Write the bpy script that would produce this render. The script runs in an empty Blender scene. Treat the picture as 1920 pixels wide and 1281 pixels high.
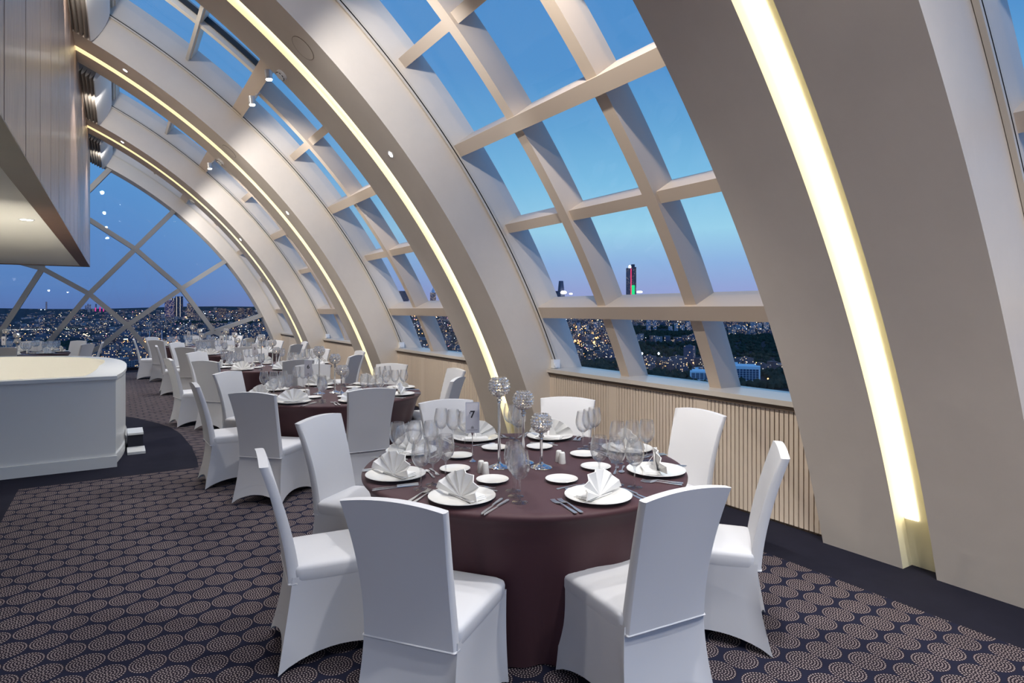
import bpy, math, random
from math import sin, cos, pi, radians, sqrt, atan2, asin, degrees, floor
from mathutils import Vector, Matrix
random.seed(11)
scene = bpy.context.scene
COL = scene.collection

# ------------------------------------------------------------------ view settings
scene.view_settings.view_transform = 'Standard'
scene.view_settings.look = 'None'
scene.view_settings.gamma = 1
scene.view_settings.exposure = 0.0
scene.view_settings.use_curve_mapping = False
scene.cycles.max_bounces = 24
scene.cycles.transparent_max_bounces = 40
scene.cycles.transmission_bounces = 24
scene.cycles.glossy_bounces = 8
scene.cycles.diffuse_bounces = 4
scene.cycles.sample_clamp_indirect = 4
scene.cycles.caustics_reflective = False
scene.cycles.caustics_refractive = False

# ------------------------------------------------------------------ camera (X = across to the windows, Y = along the vault)
TH = math.atan(743 / 1168.0)
cam = bpy.data.cameras.new('camera')
cam.sensor_width = 36; cam.sensor_fit = 'HORIZONTAL'
cam.lens = 36 * 1168 / 1920.0
cam.shift_y = -58.5 / 1920.0
cam.clip_end = 60000; cam.clip_start = .05
co = bpy.data.objects.new('camera', cam); COL.objects.link(co)
co.location = (0, 0, 1.62); co.rotation_euler = (pi / 2, 0, -TH)
scene.camera = co

# ------------------------------------------------------------------ helpers
def lin(r, g=None, b=None):
    if g is None: r, g, b = r
    f = lambda c: (c / 255 / 12.92) if c / 255 <= .04045 else ((c / 255 + .055) / 1.055) ** 2.4
    return (f(r), f(g), f(b), 1)

class NT:
    """tiny node-tree builder"""
    def __init__(s, tree): s.t = tree; s.n = tree.nodes; s.l = tree.links
    def new(s, typ, **k):
        n = s.n.new(typ)
        for a, v in k.items(): setattr(n, a, v)
        return n
    def put(s, sock, v):
        if hasattr(v, 'is_output') or hasattr(v, 'links'): s.l.new(v, sock)
        else: sock.default_value = v
    def m(s, op, a, b=None, c=None):
        n = s.new('ShaderNodeMath', operation=op)
        s.put(n.inputs[0], a)
        if b is not None: s.put(n.inputs[1], b)
        if c is not None: s.put(n.inputs[2], c)
        return n.outputs[0]
    def mix(s, f, a, b):
        n = s.new('ShaderNodeMix', data_type='RGBA')
        s.put(n.inputs[0], f); s.put(n.inputs[6], a); s.put(n.inputs[7], b)
        return n.outputs[2]

def mat(name, color=(.8, .8, .8, 1), rough=.5, metal=0, spec=.5, noise=0, nscale=8, bump=0, bscale=40, coat=0, sheen=0):
    m = bpy.data.materials.new(name); m.use_nodes = True
    nt = NT(m.node_tree); p = m.node_tree.nodes['Principled BSDF']
    p.inputs['Base Color'].default_value = color
    p.inputs['Roughness'].default_value = rough
    p.inputs['Metallic'].default_value = metal
    p.inputs['Specular IOR Level'].default_value = spec
    p.inputs['Coat Weight'].default_value = coat
    p.inputs['Sheen Weight'].default_value = sheen
    tc = nt.new('ShaderNodeTexCoord')
    if noise:
        n = nt.new('ShaderNodeTexNoise'); n.inputs['Scale'].default_value = nscale; n.inputs['Detail'].default_value = 6
        n.inputs['Roughness'].default_value = .65
        nt.l.new(tc.outputs['Object'], n.inputs['Vector'])
        d = tuple(c * (1 - noise) for c in color[:3]) + (1,); u = tuple(min(1, c * (1 + noise)) for c in color[:3]) + (1,)
        nt.l.new(nt.mix(n.outputs['Fac'], d, u), p.inputs['Base Color'])
    if bump:
        n = nt.new('ShaderNodeTexNoise'); n.inputs['Scale'].default_value = bscale; n.inputs['Detail'].default_value = 4
        nt.l.new(tc.outputs['Object'], n.inputs['Vector'])
        b = nt.new('ShaderNodeBump'); b.inputs['Strength'].default_value = bump; b.inputs['Distance'].default_value = .01
        nt.l.new(n.outputs['Fac'], b.inputs['Height']); nt.l.new(b.outputs['Normal'], p.inputs['Normal'])
    return m

def emit(name, color, strength, sample=True):
    m = bpy.data.materials.new(name); m.use_nodes = True
    nt = m.node_tree; nt.nodes.clear()
    e = nt.nodes.new('ShaderNodeEmission'); o = nt.nodes.new('ShaderNodeOutputMaterial')
    e.inputs[0].default_value = color; e.inputs[1].default_value = strength
    nt.links.new(e.outputs[0], o.inputs[0])
    if not sample: m.cycles.emission_sampling = 'NONE'
    return m

class MB:
    """collects polygons for ONE mesh object"""
    def __init__(s): s.v = []; s.f = []; s.mi = []; s.uv = {}
    def add(s, vs, fs, mi=0):
        b = len(s.v); s.v += [tuple(p) for p in vs]
        for f in fs: s.f.append(tuple(b + i for i in f)); s.mi.append(mi)
        return b
    def box(s, x0, x1, y0, y1, z0, z1, mi=0, M=None):
        vs = [(x, y, z) for z in (z0, z1) for y in (y0, y1) for x in (x0, x1)]
        if M is not None: vs = [M @ Vector(p) for p in vs]
        s.add(vs, [(0, 2, 3, 1), (4, 5, 7, 6), (0, 1, 5, 4), (2, 6, 7, 3), (0, 4, 6, 2), (1, 3, 7, 5)], mi)
    def loft(s, rings, closed=True, cap0=False, cap1=False, mi=0):
        n = len(rings[0]); b = len(s.v)
        for r in rings: s.v += [tuple(p) for p in r]
        for i in range(len(rings) - 1):
            for j in range(n if closed else n - 1):
                k = (j + 1) % n
                s.f.append((b + i * n + j, b + i * n + k, b + (i + 1) * n + k, b + (i + 1) * n + j)); s.mi.append(mi)
        if cap0: s.f.append(tuple(b + j for j in reversed(range(n)))); s.mi.append(mi)
        if cap1: s.f.append(tuple(b + (len(rings) - 1) * n + j for j in range(n))); s.mi.append(mi)
    def lathe(s, prof, n=24, c=(0, 0, 0), mi=0, cap0=True, cap1=True):
        rings = [[(c[0] + r * cos(2 * pi * j / n), c[1] + r * sin(2 * pi * j / n), c[2] + z) for j in range(n)] for r, z in prof]
        s.loft(rings, True, cap0, cap1, mi)
    def tube(s, a, b, r, n=10, mi=0, r2=None):
        a, b = Vector(a), Vector(b); d = (b - a).normalized()
        u = d.orthogonal().normalized(); w = d.cross(u)
        r2 = r if r2 is None else r2
        s.loft([[a + (u * cos(2 * pi * j / n) + w * sin(2 * pi * j / n)) * r for j in range(n)],
                [b + (u * cos(2 * pi * j / n) + w * sin(2 * pi * j / n)) * r2 for j in range(n)]], True, True, True, mi)
    def bar(s, a, b, w, d, nrm, mi=0):
        """rectangular bar from a to b, width w in the plane, depth d along nrm"""
        a, b, nrm = Vector(a), Vector(b), Vector(nrm).normalized()
        e = (b - a).normalized(); t = e.cross(nrm).normalized()
        rings = [[p + t * (sx * w / 2) + nrm * (sy * d / 2) for sx, sy in ((-1, -1), (1, -1), (1, 1), (-1, 1))] for p in (a, b)]
        s.loft(rings, True, True, True, mi)
    def mesh(s, name, mats, smooth=None):
        me = bpy.data.meshes.new(name); me.from_pydata(s.v, [], s.f)
        for m in (mats if isinstance(mats, (list, tuple)) else [mats]): me.materials.append(m)
        me.polygons.foreach_set('material_index', s.mi)
        import bmesh
        bm = bmesh.new(); bm.from_mesh(me); bmesh.ops.recalc_face_normals(bm, faces=bm.faces); bm.to_mesh(me); bm.free()
        if smooth is not None:
            me.polygons.foreach_set('use_smooth', [True] * len(me.polygons))
            me.set_sharp_from_angle(angle=radians(smooth))
        me.update(); return me
    def obj(s, name, mats, parent=None, smooth=None):
        return link(name, s.mesh(name, mats, smooth), parent)

def link(name, data, parent=None):
    o = bpy.data.objects.new(name, data); COL.objects.link(o)
    if parent is not None: o.parent = parent
    return o
def tag(o, label=None, cat=None, group=None, kind=None):
    if label: o['label'] = label
    if cat: o['category'] = cat
    if group: o['group'] = group
    if kind: o['kind'] = kind
    return o
def empty(name, loc=(0, 0, 0), rz=0):
    o = bpy.data.objects.new(name, None); COL.objects.link(o)
    o.location = loc; o.rotation_euler = (0, 0, rz); o.empty_display_size = .1
    return o
KIDS = {}
def kids(o):
    return [c for c in COL.objects if c.parent == o]
def proto(root):
    """remember a thing's tree, for copying in loops"""
    def walk(o): return (o, [walk(c) for c in kids(o)])
    return walk(root)
def copy_tree(tree, parent=None):
    o, ch = tree
    c = o.copy(); COL.objects.link(c)
    if parent is not None: c.parent = parent
    for t in ch: copy_tree(t, c)
    return c
class Maker:
    """first call hands out the original, later calls copies"""
    def __init__(s, root): s.tree = proto(root); s.used = False
    def __call__(s, loc, rz, label, cat=None, group=None):
        o = s.tree[0] if not s.used else copy_tree(s.tree)
        s.used = True
        o.location = loc; o.rotation_euler = (0, 0, rz)
        tag(o, label, cat, group); return o

# ------------------------------------------------------------------ materials
M = {}
M['plaster'] = mat('pearl_plaster', (.66, .585, .505, 1), .55, noise=.10, nscale=1.6, bump=.12, bscale=14)
M['slot'] = mat('slot_cream_paint', (.86, .80, .58, 1), .6)
M['metal_frame'] = mat('champagne_frame_paint', (.60, .50, .41, 1), .42, spec=.4)
M['skylight'] = mat('pale_skylight_frame', (.62, .58, .52, 1), .4)
M['gasket'] = mat('black_gasket', (.02, .02, .02, 1), .6)
M['rail'] = mat('pale_guide_rail', (.60, .53, .44, 1), .4)
M['white_plastic'] = mat('white_plastic', (.8, .8, .8, 1), .4)
M['panel'] = mat('beige_ribbed_panel', (.70, .58, .46, 1), .5)
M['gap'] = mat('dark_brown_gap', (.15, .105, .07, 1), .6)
M['sill'] = mat('pale_stone_sill', (.62, .56, .49, 1), .3, noise=.04, nscale=5)
M['cloth'] = mat('burgundy_cloth', (.048, .0105, .0155, 1), .65, sheen=.10, bump=.03, bscale=300)
M['white_fabric'] = mat('white_stretch_fabric', (.625, .62, .63, 1), .6, spec=.3, sheen=.08)
M['napkin'] = mat('white_linen', (.78, .77, .75, 1), .75, spec=.2)
M['china'] = mat('white_china', (.74, .725, .69, 1), .15, spec=.5)
M['chrome'] = mat('polished_chrome', (.82, .82, .83, 1), .08, 1)
M['steel'] = mat('cutlery_steel', (.76, .75, .74, 1), .36, 1)
M['paint'] = mat('white_counter_paint', (.78, .77, .73, 1), .35, spec=.4)
M['panelwhite'] = mat('white_ceiling_panel', (.84, .82, .76, 1), .5)
M['darkwood'] = mat('dark_walnut', (.12, .065, .04, 1), .35, noise=.3, nscale=4)
M['step'] = mat('step_carpet', (.02, .02, .03, 1), .9)
M['wax'] = mat('candle_wax', (.85, .80, .7, 1), .5)
M['card'] = mat('grey_card', (.62, .60, .63, 1), .6)
M['ink'] = mat('black_ink', (.015, .012, .015, 1), .6)
M['inkgrey'] = mat('grey_ink', (.16, .15, .15, 1), .6)
M['blind'] = mat('taupe_blind_fabric', (.36, .32, .28, 1), .8)
M['spotbody'] = mat('satin_nickel', (.66, .64, .61, 1), .35, .25)
M['led'] = emit('warm_led', (1, .90, .66, 1), 6)
M['counter_fill'] = emit('warm_counter_fill', (1, .93, .79, 1), 115)
M['lattice'] = mat('grey_lattice_paint', (.34, .33, .32, 1), .45)
M['lamp'] = emit('white_lamp', (.95, .97, 1, 1), 40)
M['lampwarm'] = emit('warm_lamp', (1, .93, .82, 1), 40)
M['flame'] = emit('candle_flame', (1, .72, .42, 1), 6)

def mat_wood():
    m = bpy.data.materials.new('walnut_cladding'); m.use_nodes = True
    nt = NT(m.node_tree); p = m.node_tree.nodes['Principled BSDF']
    tc = nt.new('ShaderNodeTexCoord'); mp = nt.new('ShaderNodeMapping')
    mp.inputs['Scale'].default_value = (9, 9, .7)
    nt.l.new(tc.outputs['Object'], mp.inputs['Vector'])
    n = nt.new('ShaderNodeTexNoise'); n.inputs['Scale'].default_value = 4; n.inputs['Detail'].default_value = 8
    nt.l.new(mp.outputs[0], n.inputs['Vector'])
    r = nt.new('ShaderNodeValToRGB')
    r.color_ramp.elements[0].position = .3; r.color_ramp.elements[0].color = (.35, .245, .195, 1)
    r.color_ramp.elements[1].position = .7; r.color_ramp.elements[1].color = (.46, .33, .265, 1)
    nt.l.new(n.outputs['Fac'], r.inputs[0]); nt.l.new(r.outputs[0], p.inputs['Base Color'])
    p.inputs['Roughness'].default_value = .26; p.inputs['Specular IOR Level'].default_value = .6
    return m
M['wood'] = mat_wood()

def fresnel2(nt, ior):
    g = nt.new('ShaderNodeNewGeometry'); fr = nt.new('ShaderNodeFresnel')
    nt.l.new(nt.m('ADD', nt.m('MULTIPLY', g.outputs['Backfacing'], 1 / ior - ior), ior), fr.inputs[0])
    return fr.outputs[0]
def mat_glass(name, refl, tint):
    """clear pane: straight-through transmission plus a Fresnel reflection"""
    m = bpy.data.materials.new(name); m.use_nodes = True
    nt = NT(m.node_tree); m.node_tree.nodes.clear()
    o = nt.new('ShaderNodeOutputMaterial'); mx = nt.new('ShaderNodeMixShader')
    tr = nt.new('ShaderNodeBsdfTransparent'); gl = nt.new('ShaderNodeBsdfGlossy')
    tr.inputs[0].default_value = tint; gl.inputs['Roughness'].default_value = .0
    nt.l.new(nt.m('MULTIPLY', fresnel2(nt, 1.45), refl), mx.inputs[0])
    nt.l.new(tr.outputs[0], mx.inputs[1]); nt.l.new(gl.outputs[0], mx.inputs[2]); nt.l.new(mx.outputs[0], o.inputs[0])
    return m
M['pane'] = mat_glass('clear_window_glass', .3, (.98, .99, 1, 1))
def mat_crystal(name, k, rough=0.0):
    m = bpy.data.materials.new(name); m.use_nodes = True
    nt = NT(m.node_tree); m.node_tree.nodes.clear()
    o = nt.new('ShaderNodeOutputMaterial'); a = nt.new('ShaderNodeMixShader'); b = nt.new('ShaderNodeMixShader')
    tr = nt.new('ShaderNodeBsdfTransparent'); gl = nt.new('ShaderNodeBsdfGlossy'); rf = nt.new('ShaderNodeBsdfGlass')
    tr.inputs[0].default_value = (1, 1, 1, 1); gl.inputs['Roughness'].default_value = rough
    rf.inputs['IOR'].default_value = 1.45; rf.inputs['Color'].default_value = (1, 1, 1, 1)
    lw = nt.new('ShaderNodeLayerWeight'); lw.inputs[0].default_value = .5
    nt.l.new(nt.m('ADD', nt.m('MULTIPLY', nt.m('POWER', lw.outputs['Facing'], 3.0), .75), k), b.inputs[0])
    nt.l.new(tr.outputs[0], b.inputs[1]); nt.l.new(rf.outputs[0], b.inputs[2])
    nt.l.new(nt.m('MULTIPLY', fresnel2(nt, 1.5), 1.1), a.inputs[0]); nt.l.new(b.outputs[0], a.inputs[1]); nt.l.new(gl.outputs[0], a.inputs[2])
    nt.l.new(a.outputs[0], o.inputs[0])
    return m
M['glass'] = mat_crystal('wine_glass_crystal', .15)
def mat_bead():
    m = bpy.data.materials.new('cut_crystal_beads'); m.use_nodes = True
    nt = NT(m.node_tree); m.node_tree.nodes.clear()
    o = nt.new('ShaderNodeOutputMaterial'); a = nt.new('ShaderNodeMixShader'); b = nt.new('ShaderNodeMixShader'); c = nt.new('ShaderNodeMixShader')
    tr = nt.new('ShaderNodeBsdfTransparent'); gl = nt.new('ShaderNodeBsdfGlossy'); df = nt.new('ShaderNodeBsdfTranslucent'); di = nt.new('ShaderNodeBsdfDiffuse')
    gl.inputs['Roughness'].default_value = .05; gl.inputs[0].default_value = (.95, .93, .9, 1); df.inputs[0].default_value = (.95, .92, .88, 1); di.inputs[0].default_value = (.9, .88, .86, 1)
    c.inputs[0].default_value = .5; nt.l.new(df.outputs[0], c.inputs[1]); nt.l.new(di.outputs[0], c.inputs[2])
    b.inputs[0].default_value = .62; nt.l.new(tr.outputs[0], b.inputs[1]); nt.l.new(c.outputs[0], b.inputs[2])
    nt.l.new(nt.m('ADD', nt.m('MULTIPLY', fresnel2(nt, 1.5), .5), .48), a.inputs[0])
    nt.l.new(b.outputs[0], a.inputs[1]); nt.l.new(gl.outputs[0], a.inputs[2]); nt.l.new(a.outputs[0], o.inputs[0])
    return m
M['bead'] = mat_bead()

def mat_carpet():
    m = bpy.data.materials.new('dotted_circle_carpet'); m.use_nodes = True
    nt = NT(m.node_tree); p = m.node_tree.nodes['Principled BSDF']
    g = nt.new('ShaderNodeNewGeometry'); sp = nt.new('ShaderNodeSeparateXYZ'); nt.l.new(g.outputs['Position'], sp.inputs[0])
    X, Y = sp.outputs[0], sp.outputs[1]
    def cell(v, per, off):
        t = nt.m('DIVIDE', nt.m('SUBTRACT', v, off - per / 2), per)
        return nt.m('MULTIPLY', nt.m('SUBTRACT', nt.m('FRACT', t), .5), per)
    ax, ay = cell(X, .16, .124), cell(Y, .32, .106)
    bx, by = cell(X, .16, .044), cell(Y, .32, .266)
    ln = lambda x, y: nt.m('SQRT', nt.m('ADD', nt.m('MULTIPLY', x, x), nt.m('MULTIPLY', y, y)))
    da, db = ln(ax, ay), ln(bx, by)
    sel = nt.m('LESS_THAN', da, db)
    pick = lambda a, b: nt.m('ADD', nt.m('MULTIPLY', a, sel), nt.m('MULTIPLY', b, nt.m('SUBTRACT', 1.0, sel)))
    x, y, d = pick(ax, bx), pick(ay, by), pick(da, db)
    dr = .0133
    q = nt.m('DIVIDE', d, dr); k = nt.m('FLOOR', q); fr = nt.m('FRACT', q)
    m1 = nt.m('LESS_THAN', nt.m('ABSOLUTE', nt.m('SUBTRACT', fr, .5)), .235)
    nn = nt.m('FLOOR', nt.m('MULTIPLY', nt.m('ADD', k, .55), 6.0))
    th = nt.m('ADD', nt.m('DIVIDE', nt.m('ARCTAN2', y, x), 2 * pi), nt.m('MULTIPLY', k, .37))
    fa = nt.m('FRACT', nt.m('MULTIPLY', th, nn))
    m2 = nt.m('LESS_THAN', nt.m('ABSOLUTE', nt.m('SUBTRACT', fa, .5)), .26)
    m3 = nt.m('LESS_THAN', d, .0796)
    mask = nt.m('MULTIPLY', nt.m('MULTIPLY', m1, m2), m3)
    nz = nt.new('ShaderNodeTexNoise'); nz.inputs['Scale'].default_value = 3; nt.l.new(g.outputs['Position'], nz.inputs['Vector'])
    inside = nt.mix(m3, (.016, .0175, .036, 1), (.018, .013, .020, 1))
    dots = nt.mix(nz.outputs['Fac'], (.29, .24, .24, 1), (.45, .375, .365, 1))
    nt.l.new(nt.mix(mask, inside, dots), p.inputs['Base Color'])
    p.inputs['Roughness'].default_value = .95; p.inputs['Specular IOR Level'].default_value = .1
    return m
M['carpet'] = mat_carpet()
M['carpet_plain'] = mat('navy_plain_carpet', (.016, .016, .027, 1), .95, spec=.1, noise=.25, nscale=6)

# ------------------------------------------------------------------ vault geometry
CU, CZ, R0 = -4.18, -2.39, 8.676
def P(r, a, v): return (CU + r * cos(a), v, CZ + r * sin(a))
def afl(r, z=0.0): return asin((z - CZ) / r)
RIB_W, BAY = 1.265, 4.62
def rib_v(k): return 1.235 + BAY * (k - 1)
SL0, SL1 = .552, .743
ORD = ['first', 'second', 'third', 'fourth', 'fifth', 'sixth']

def rib(k, top=74):
    v0 = rib_v(k); root = empty('trim_%d' % (k + 1), (4.2, v0 + RIB_W / 2, 0)); tag(root, kind='structure')
    inv = Matrix.Translation((-4.2, -(v0 + RIB_W / 2), 0))
    N = 64
    def sweep(prof, mats, name, parent, a_lo=None, a_hi=radians(top), z_lo=0.0, smooth=35, n=N):
        mb = MB(); rings = []
        for i in range(n + 1):
            t = i / n
            rings.append([inv @ Vector(P(r, (afl(r, z_lo) if a_lo is None else a_lo) * (1 - t) + a_hi * t, v0 + dv)) for dv, r, _ in prof])
        m = len(prof); b = 0
        for rg in rings: mb.v += [tuple(p) for p in rg]
        for i in range(n):
            for j in range(m):
                kx = (j + 1) % m
                mb.f.append((i * m + j, i * m + kx, (i + 1) * m + kx, (i + 1) * m + j)); mb.mi.append(prof[j][2])
        mb.f.append(tuple(range(m))); mb.mi.append(0)
        mb.f.append(tuple(n * m + j for j in range(m))); mb.mi.append(0)
        return mb.obj(name, mats, parent, smooth)
    prof = [(0, R0, 0), (SL0, R0, 1), (SL0, R0 + .11, 1), (SL1, R0 + .11, 1), (SL1, R0, 0), (RIB_W, R0, 0), (RIB_W, 9.5, 0), (0, 9.5, 0)]
    sweep(prof, [M['plaster'], M['slot']], 'plaster_arch', root)
    # LED strip in the cove slot
    led = [(SL1 - .085, R0 + .1, 0), (SL1 - .008, R0 + .1, 0), (SL1 - .008, R0 + .107, 0), (SL1 - .085, R0 + .107, 0)]
    sweep(led, [M['led']], 'light_strip', root, z_lo=.32)
    # blind guide rail on the near face
    gr = [(-.004, 9.12, 0), (-.030, 9.12, 0), (-.030, 9.142, 0), (-.012, 9.142, 1), (-.012, 9.155, 1), (-.030, 9.155, 0), (-.030, 9.178, 0), (-.004, 9.178, 0)]
    rail = sweep(gr, [M['rail'], M['gasket']], 'guide_rail', root, z_lo=1.0)
    st = MB(); st.box(4.26, 4.35, v0 - .055, v0 - .002, .95, 1.05, M=inv); st.tube(inv @ Vector((4.29, v0 - .05, .985)), inv @ Vector((4.29, v0 - .07, .985)), .026, 14)
    st.obj('rail_stop', M['white_plastic'], rail)
    # round access panel in the soffit
    if k in (2, 3):
        a = radians(48.9); c = inv @ Vector(P(R0 - .001, a, v0 + .29)); nrm = Vector((-cos(a), 0, -sin(a)))
        mb = MB(); mb.tube(c + nrm * .004, c - nrm * .02, .125, 40); mb.obj('access_panel', M['plaster'], root, 30)
        mb = MB(); u = Vector((0, 1, 0)); w = nrm.cross(u)
        rg = [[c + nrm * h + (u * cos(2 * pi * j / 40) + w * sin(2 * pi * j / 40)) * rr for j in range(40)] for rr, h in ((.125, .0042), (.129, .0042), (.129, 0.0005))]
        mb.loft(rg); mb.obj('panel_gap', M['gap'], root, 30)
    return root
RIBS = [rib(k, 74 if k < 4 else 100) for k in range(0, 5)]

# end arch with the glazed wall behind it
VEND = rib_v(5)
def end_arch():
    root = empty('trim_6', (4.2, VEND, 0)); tag(root, kind='structure'); inv = Matrix.Translation((-4.2, -VEND, 0))
    mb = MB(); N = 72; rings = []
    prof = [(0, 8.78), (.32, 8.74), (.32, 9.5), (0, 9.5)]
    for i in range(N + 1):
        t = i / N; rings.append([inv @ Vector(P(r, afl(r) * (1 - t) + radians(115) * t, VEND + dv)) for dv, r in prof])
    mb.loft(rings, True, True, True); mb.obj('plaster_arch', M['plaster'], root, 35)
    mb = MB(); rings = []
    for i in range(N + 1):
        t = i / N; rings.append([inv @ Vector(P(r, afl(r, 1.0) * (1 - t) + radians(105) * t, VEND - dv)) for dv, r in ((.002, 9.13), (.02, 9.13), (.02, 9.16), (.002, 9.16))])
    mb.loft(rings, True, True, True); mb.obj('guide_rail', M['rail'], root, 35)
end_arch()

TR = [(25.70, .133, 9.18), (32.07, .106, 9.25), (38.23, .134, 9.18), (44.50, .108, 9.25), (50.95, .155, 9.15)]
def bay(b):
    v0, v1 = rib_v(b) + RIB_W, rib_v(b + 1)
    top = 74 if b < 4 else 98
    root = empty('window_%d' % (b + 1), (4.4, (v0 + v1) / 2, .94)); tag(root, kind='structure')
    inv = Matrix.Translation((-4.4, -(v0 + v1) / 2, -.94))
    def seg(r0, r1, a, w, va, vb):
        h = w / 2
        e = Vector((-sin(a), 0, cos(a)))
        pts = []
        for v in (va, vb):
            for r, s in ((r0, -1), (r0, 1), (r1, 1), (r1, -1)):
                pts.append(inv @ (Vector(P(r, a, v)) + e * (s * h)))
        return pts
    for a, w, ri in TR:
        mb = MB(); p = seg(ri, 9.47, radians(a), w, v0, v1)
        mb.loft([p[:4], p[4:]], True, True, True)
        if a > 50:   # the track rail along the deep beam
            q = seg(9.13, 9.15, radians(a - .62), .04, v0 + .02, v1 - .02); mb.loft([q[:4], q[4:]], True, True, True)
        mb.obj('transom', M['metal_frame'], root)
    for a in ((56.8, 63.6) if b < 4 else (56.8, 63.6, 70, 76.5, 83, 89.5)):
        mb = MB()
        for dr, ww in ((9.27, .045), (9.32, .075)):
            p = seg(dr, 9.47, radians(a), ww, v0, v1); mb.loft([p[:4], p[4:]], True, True, True)
        mb.obj('skylight_transom', M['skylight'], root)
    mv = [v0 + 1.13, v0 + 2.27]
    for v in mv:
        mb = MB(); N = 40; rings = []
        for i in range(N + 1):
            t = i / N
            rings.append([inv @ Vector(P(r, afl(r, .94) * (1 - t) + radians(51) * t, v + dv)) for dv, r in ((-.0625, 9.215), (.0625, 9.215), (.0625, 9.46), (-.0625, 9.46))])
        mb.loft(rings, True, True, True); mb.obj('mullion', M['metal_frame'], root, 35)
    v = v0 + 2.0
    mb = MB(); rings = []
    for i in range(25):
        a = radians(51 + (top - 51) * i / 24)
        rings.append([inv @ Vector(P(r, a, v + dv)) for dv, r in ((-.05, 9.29), (.05, 9.29), (.05, 9.46), (-.05, 9.46))])
    mb.loft(rings, True, True, True)
    mb.obj('skylight_mullion', M['skylight'], root, 35)
    mb = MB(); rings = []
    for i in range(25):
        a = radians(51 + (top - 51) * i / 24)
        rings.append([inv @ Vector(P(r, a, v + dv)) for dv, r in ((-.052, 9.36), (-.075, 9.36), (-.075, 9.43), (-.052, 9.43))])
    mb.loft(rings, True, True, True); mb.obj('gasket', M['gasket'], root, 35)
    # panes: flat sheets between the transoms
    angs = [degrees(afl(9.40, .93))] + [t[0] for t in TR] + ([56.8, 63.6, top] if b < 4 else [56.8, 63.6, 70, 76.5, 83, 89.5, top])
    mb = MB()
    for a0, a1 in zip(angs, angs[1:]):
        p = [inv @ Vector(P(r, radians(a), vv)) for r in (9.395, 9.409) for a, vv in ((a0, v0 - .02), (a1, v0 - .02), (a1, v1 + .02), (a0, v1 + .02))]
        mb.loft([p[:4], p[4:]], True, True, True)
    mb.obj('pane', M['pane'], root)
for b in range(0, 5): bay(b)

# folded blinds parked at the top of each bay
for b in (1, 2, 3, 4):
    v1 = rib_v(b + 1)
    root = empty('window_blind', P(8.9, radians(64.6), v1 - .2)); tag(root, ['', 'taupe folded blind with lit last fold painted white parked above the %s window bay' % ORD[b - 1]][1], 'blind', 'folded blinds at the skylights')
    inv = Matrix.Translation(-Vector(P(8.9, radians(64.6), v1 - .2)))
    for nm, mt, i0, i1 in (('folded_fabric', M['blind'], 1, 8), ('lit_fold', M['white_plastic'], 0, 1)):  # last fold painted white to stand for the light on it
        mb = MB()
        for i in range(i0, i1):
            a = radians(63.35 + i * .40); rings = []
            for vv, k in ((v1 - 2.95, 1), (v1 - .10, 1), (v1 - .05, .9), (v1 - .03, .7)):
                rings.append([inv @ Vector(P(8.90 + .26 * k * sin(2 * pi * j / 14), a + radians(.235) * cos(2 * pi * j / 14), vv)) for j in range(14)])
            mb.loft(rings, True, True, True)
        mb.obj(nm, mt, root, 50)

# ------------------------------------------------------------------ wall below the windows
wr = empty('wall_right', (4.25, 8, 0)); tag(wr, kind='structure')
invw = Matrix.Translation((-4.25, -8, 0))
for b in range(0, 5):
    v0, v1 = rib_v(b) + RIB_W, rib_v(b + 1)
    mb = MB(); mb.box(4.262, 4.40, v0, v1, 0, .885, 1, invw)
    stiles = [(v0, v0 + .08), (v0 + 1.08, v0 + 1.20), (v0 + 2.22, v0 + 2.34), (v1 - .09, v1)]
    for a, c in stiles: mb.box(4.246, 4.264, a, c, .02, .885, 0, invw)
    for (a, c), (d, e) in zip(stiles, stiles[1:]):
        n = int(round((d - c) / .0395)); p = (d - c) / n
        for i in range(n):
            mb.box(4.247, 4.264, c + p * i + p * .11, c + p * (i + 1) - p * .11, .02, .885, 0, invw)
    mb.obj('ribbed_panel', [M['panel'], M['gap']], wr)
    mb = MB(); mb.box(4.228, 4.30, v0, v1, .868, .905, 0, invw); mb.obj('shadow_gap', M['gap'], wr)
    mb = MB(); mb.box(4.205, 4.72, v0, v1, .905, .945, 0, invw); mb.obj('window_sill', M['sill'], wr)

# ------------------------------------------------------------------ floor
mb = MB()
mb.add([(-8.2, -3.5, 0), (4.6, -3.5, 0), (4.6, 19.9, 0), (-8.2, 19.9, 0)], [(0, 1, 2, 3)], 1)
mb.add([(-8.2, -3.5, -.3), (4.6, -3.5, -.3), (4.6, 19.9, -.3), (-8.2, 19.9, -.3)], [(0, 3, 2, 1)], 1)
poly = [(-.75, -3.2), (3.66, -3.2), (3.66, 19.0), (-7.6, 19.0), (-7.6, 13.1), (-2.6, 12.95), (-1.6, 12.8), (-.8, 12.4), (-.2, 11.75), (.25, 10.95), (.5, 10.3), (.64, 9.8), (.72, 9.2), (.76, 8.3), (.75, 7.6), (.72, 7.14), (-.74, 7.14)]
mb.add([(x, y, .0015) for x, y in poly], [tuple(range(len(poly)))], 0)
fl = mb.obj('floor', [M['carpet'], M['carpet_plain']]); tag(fl, kind='structure')

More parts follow.
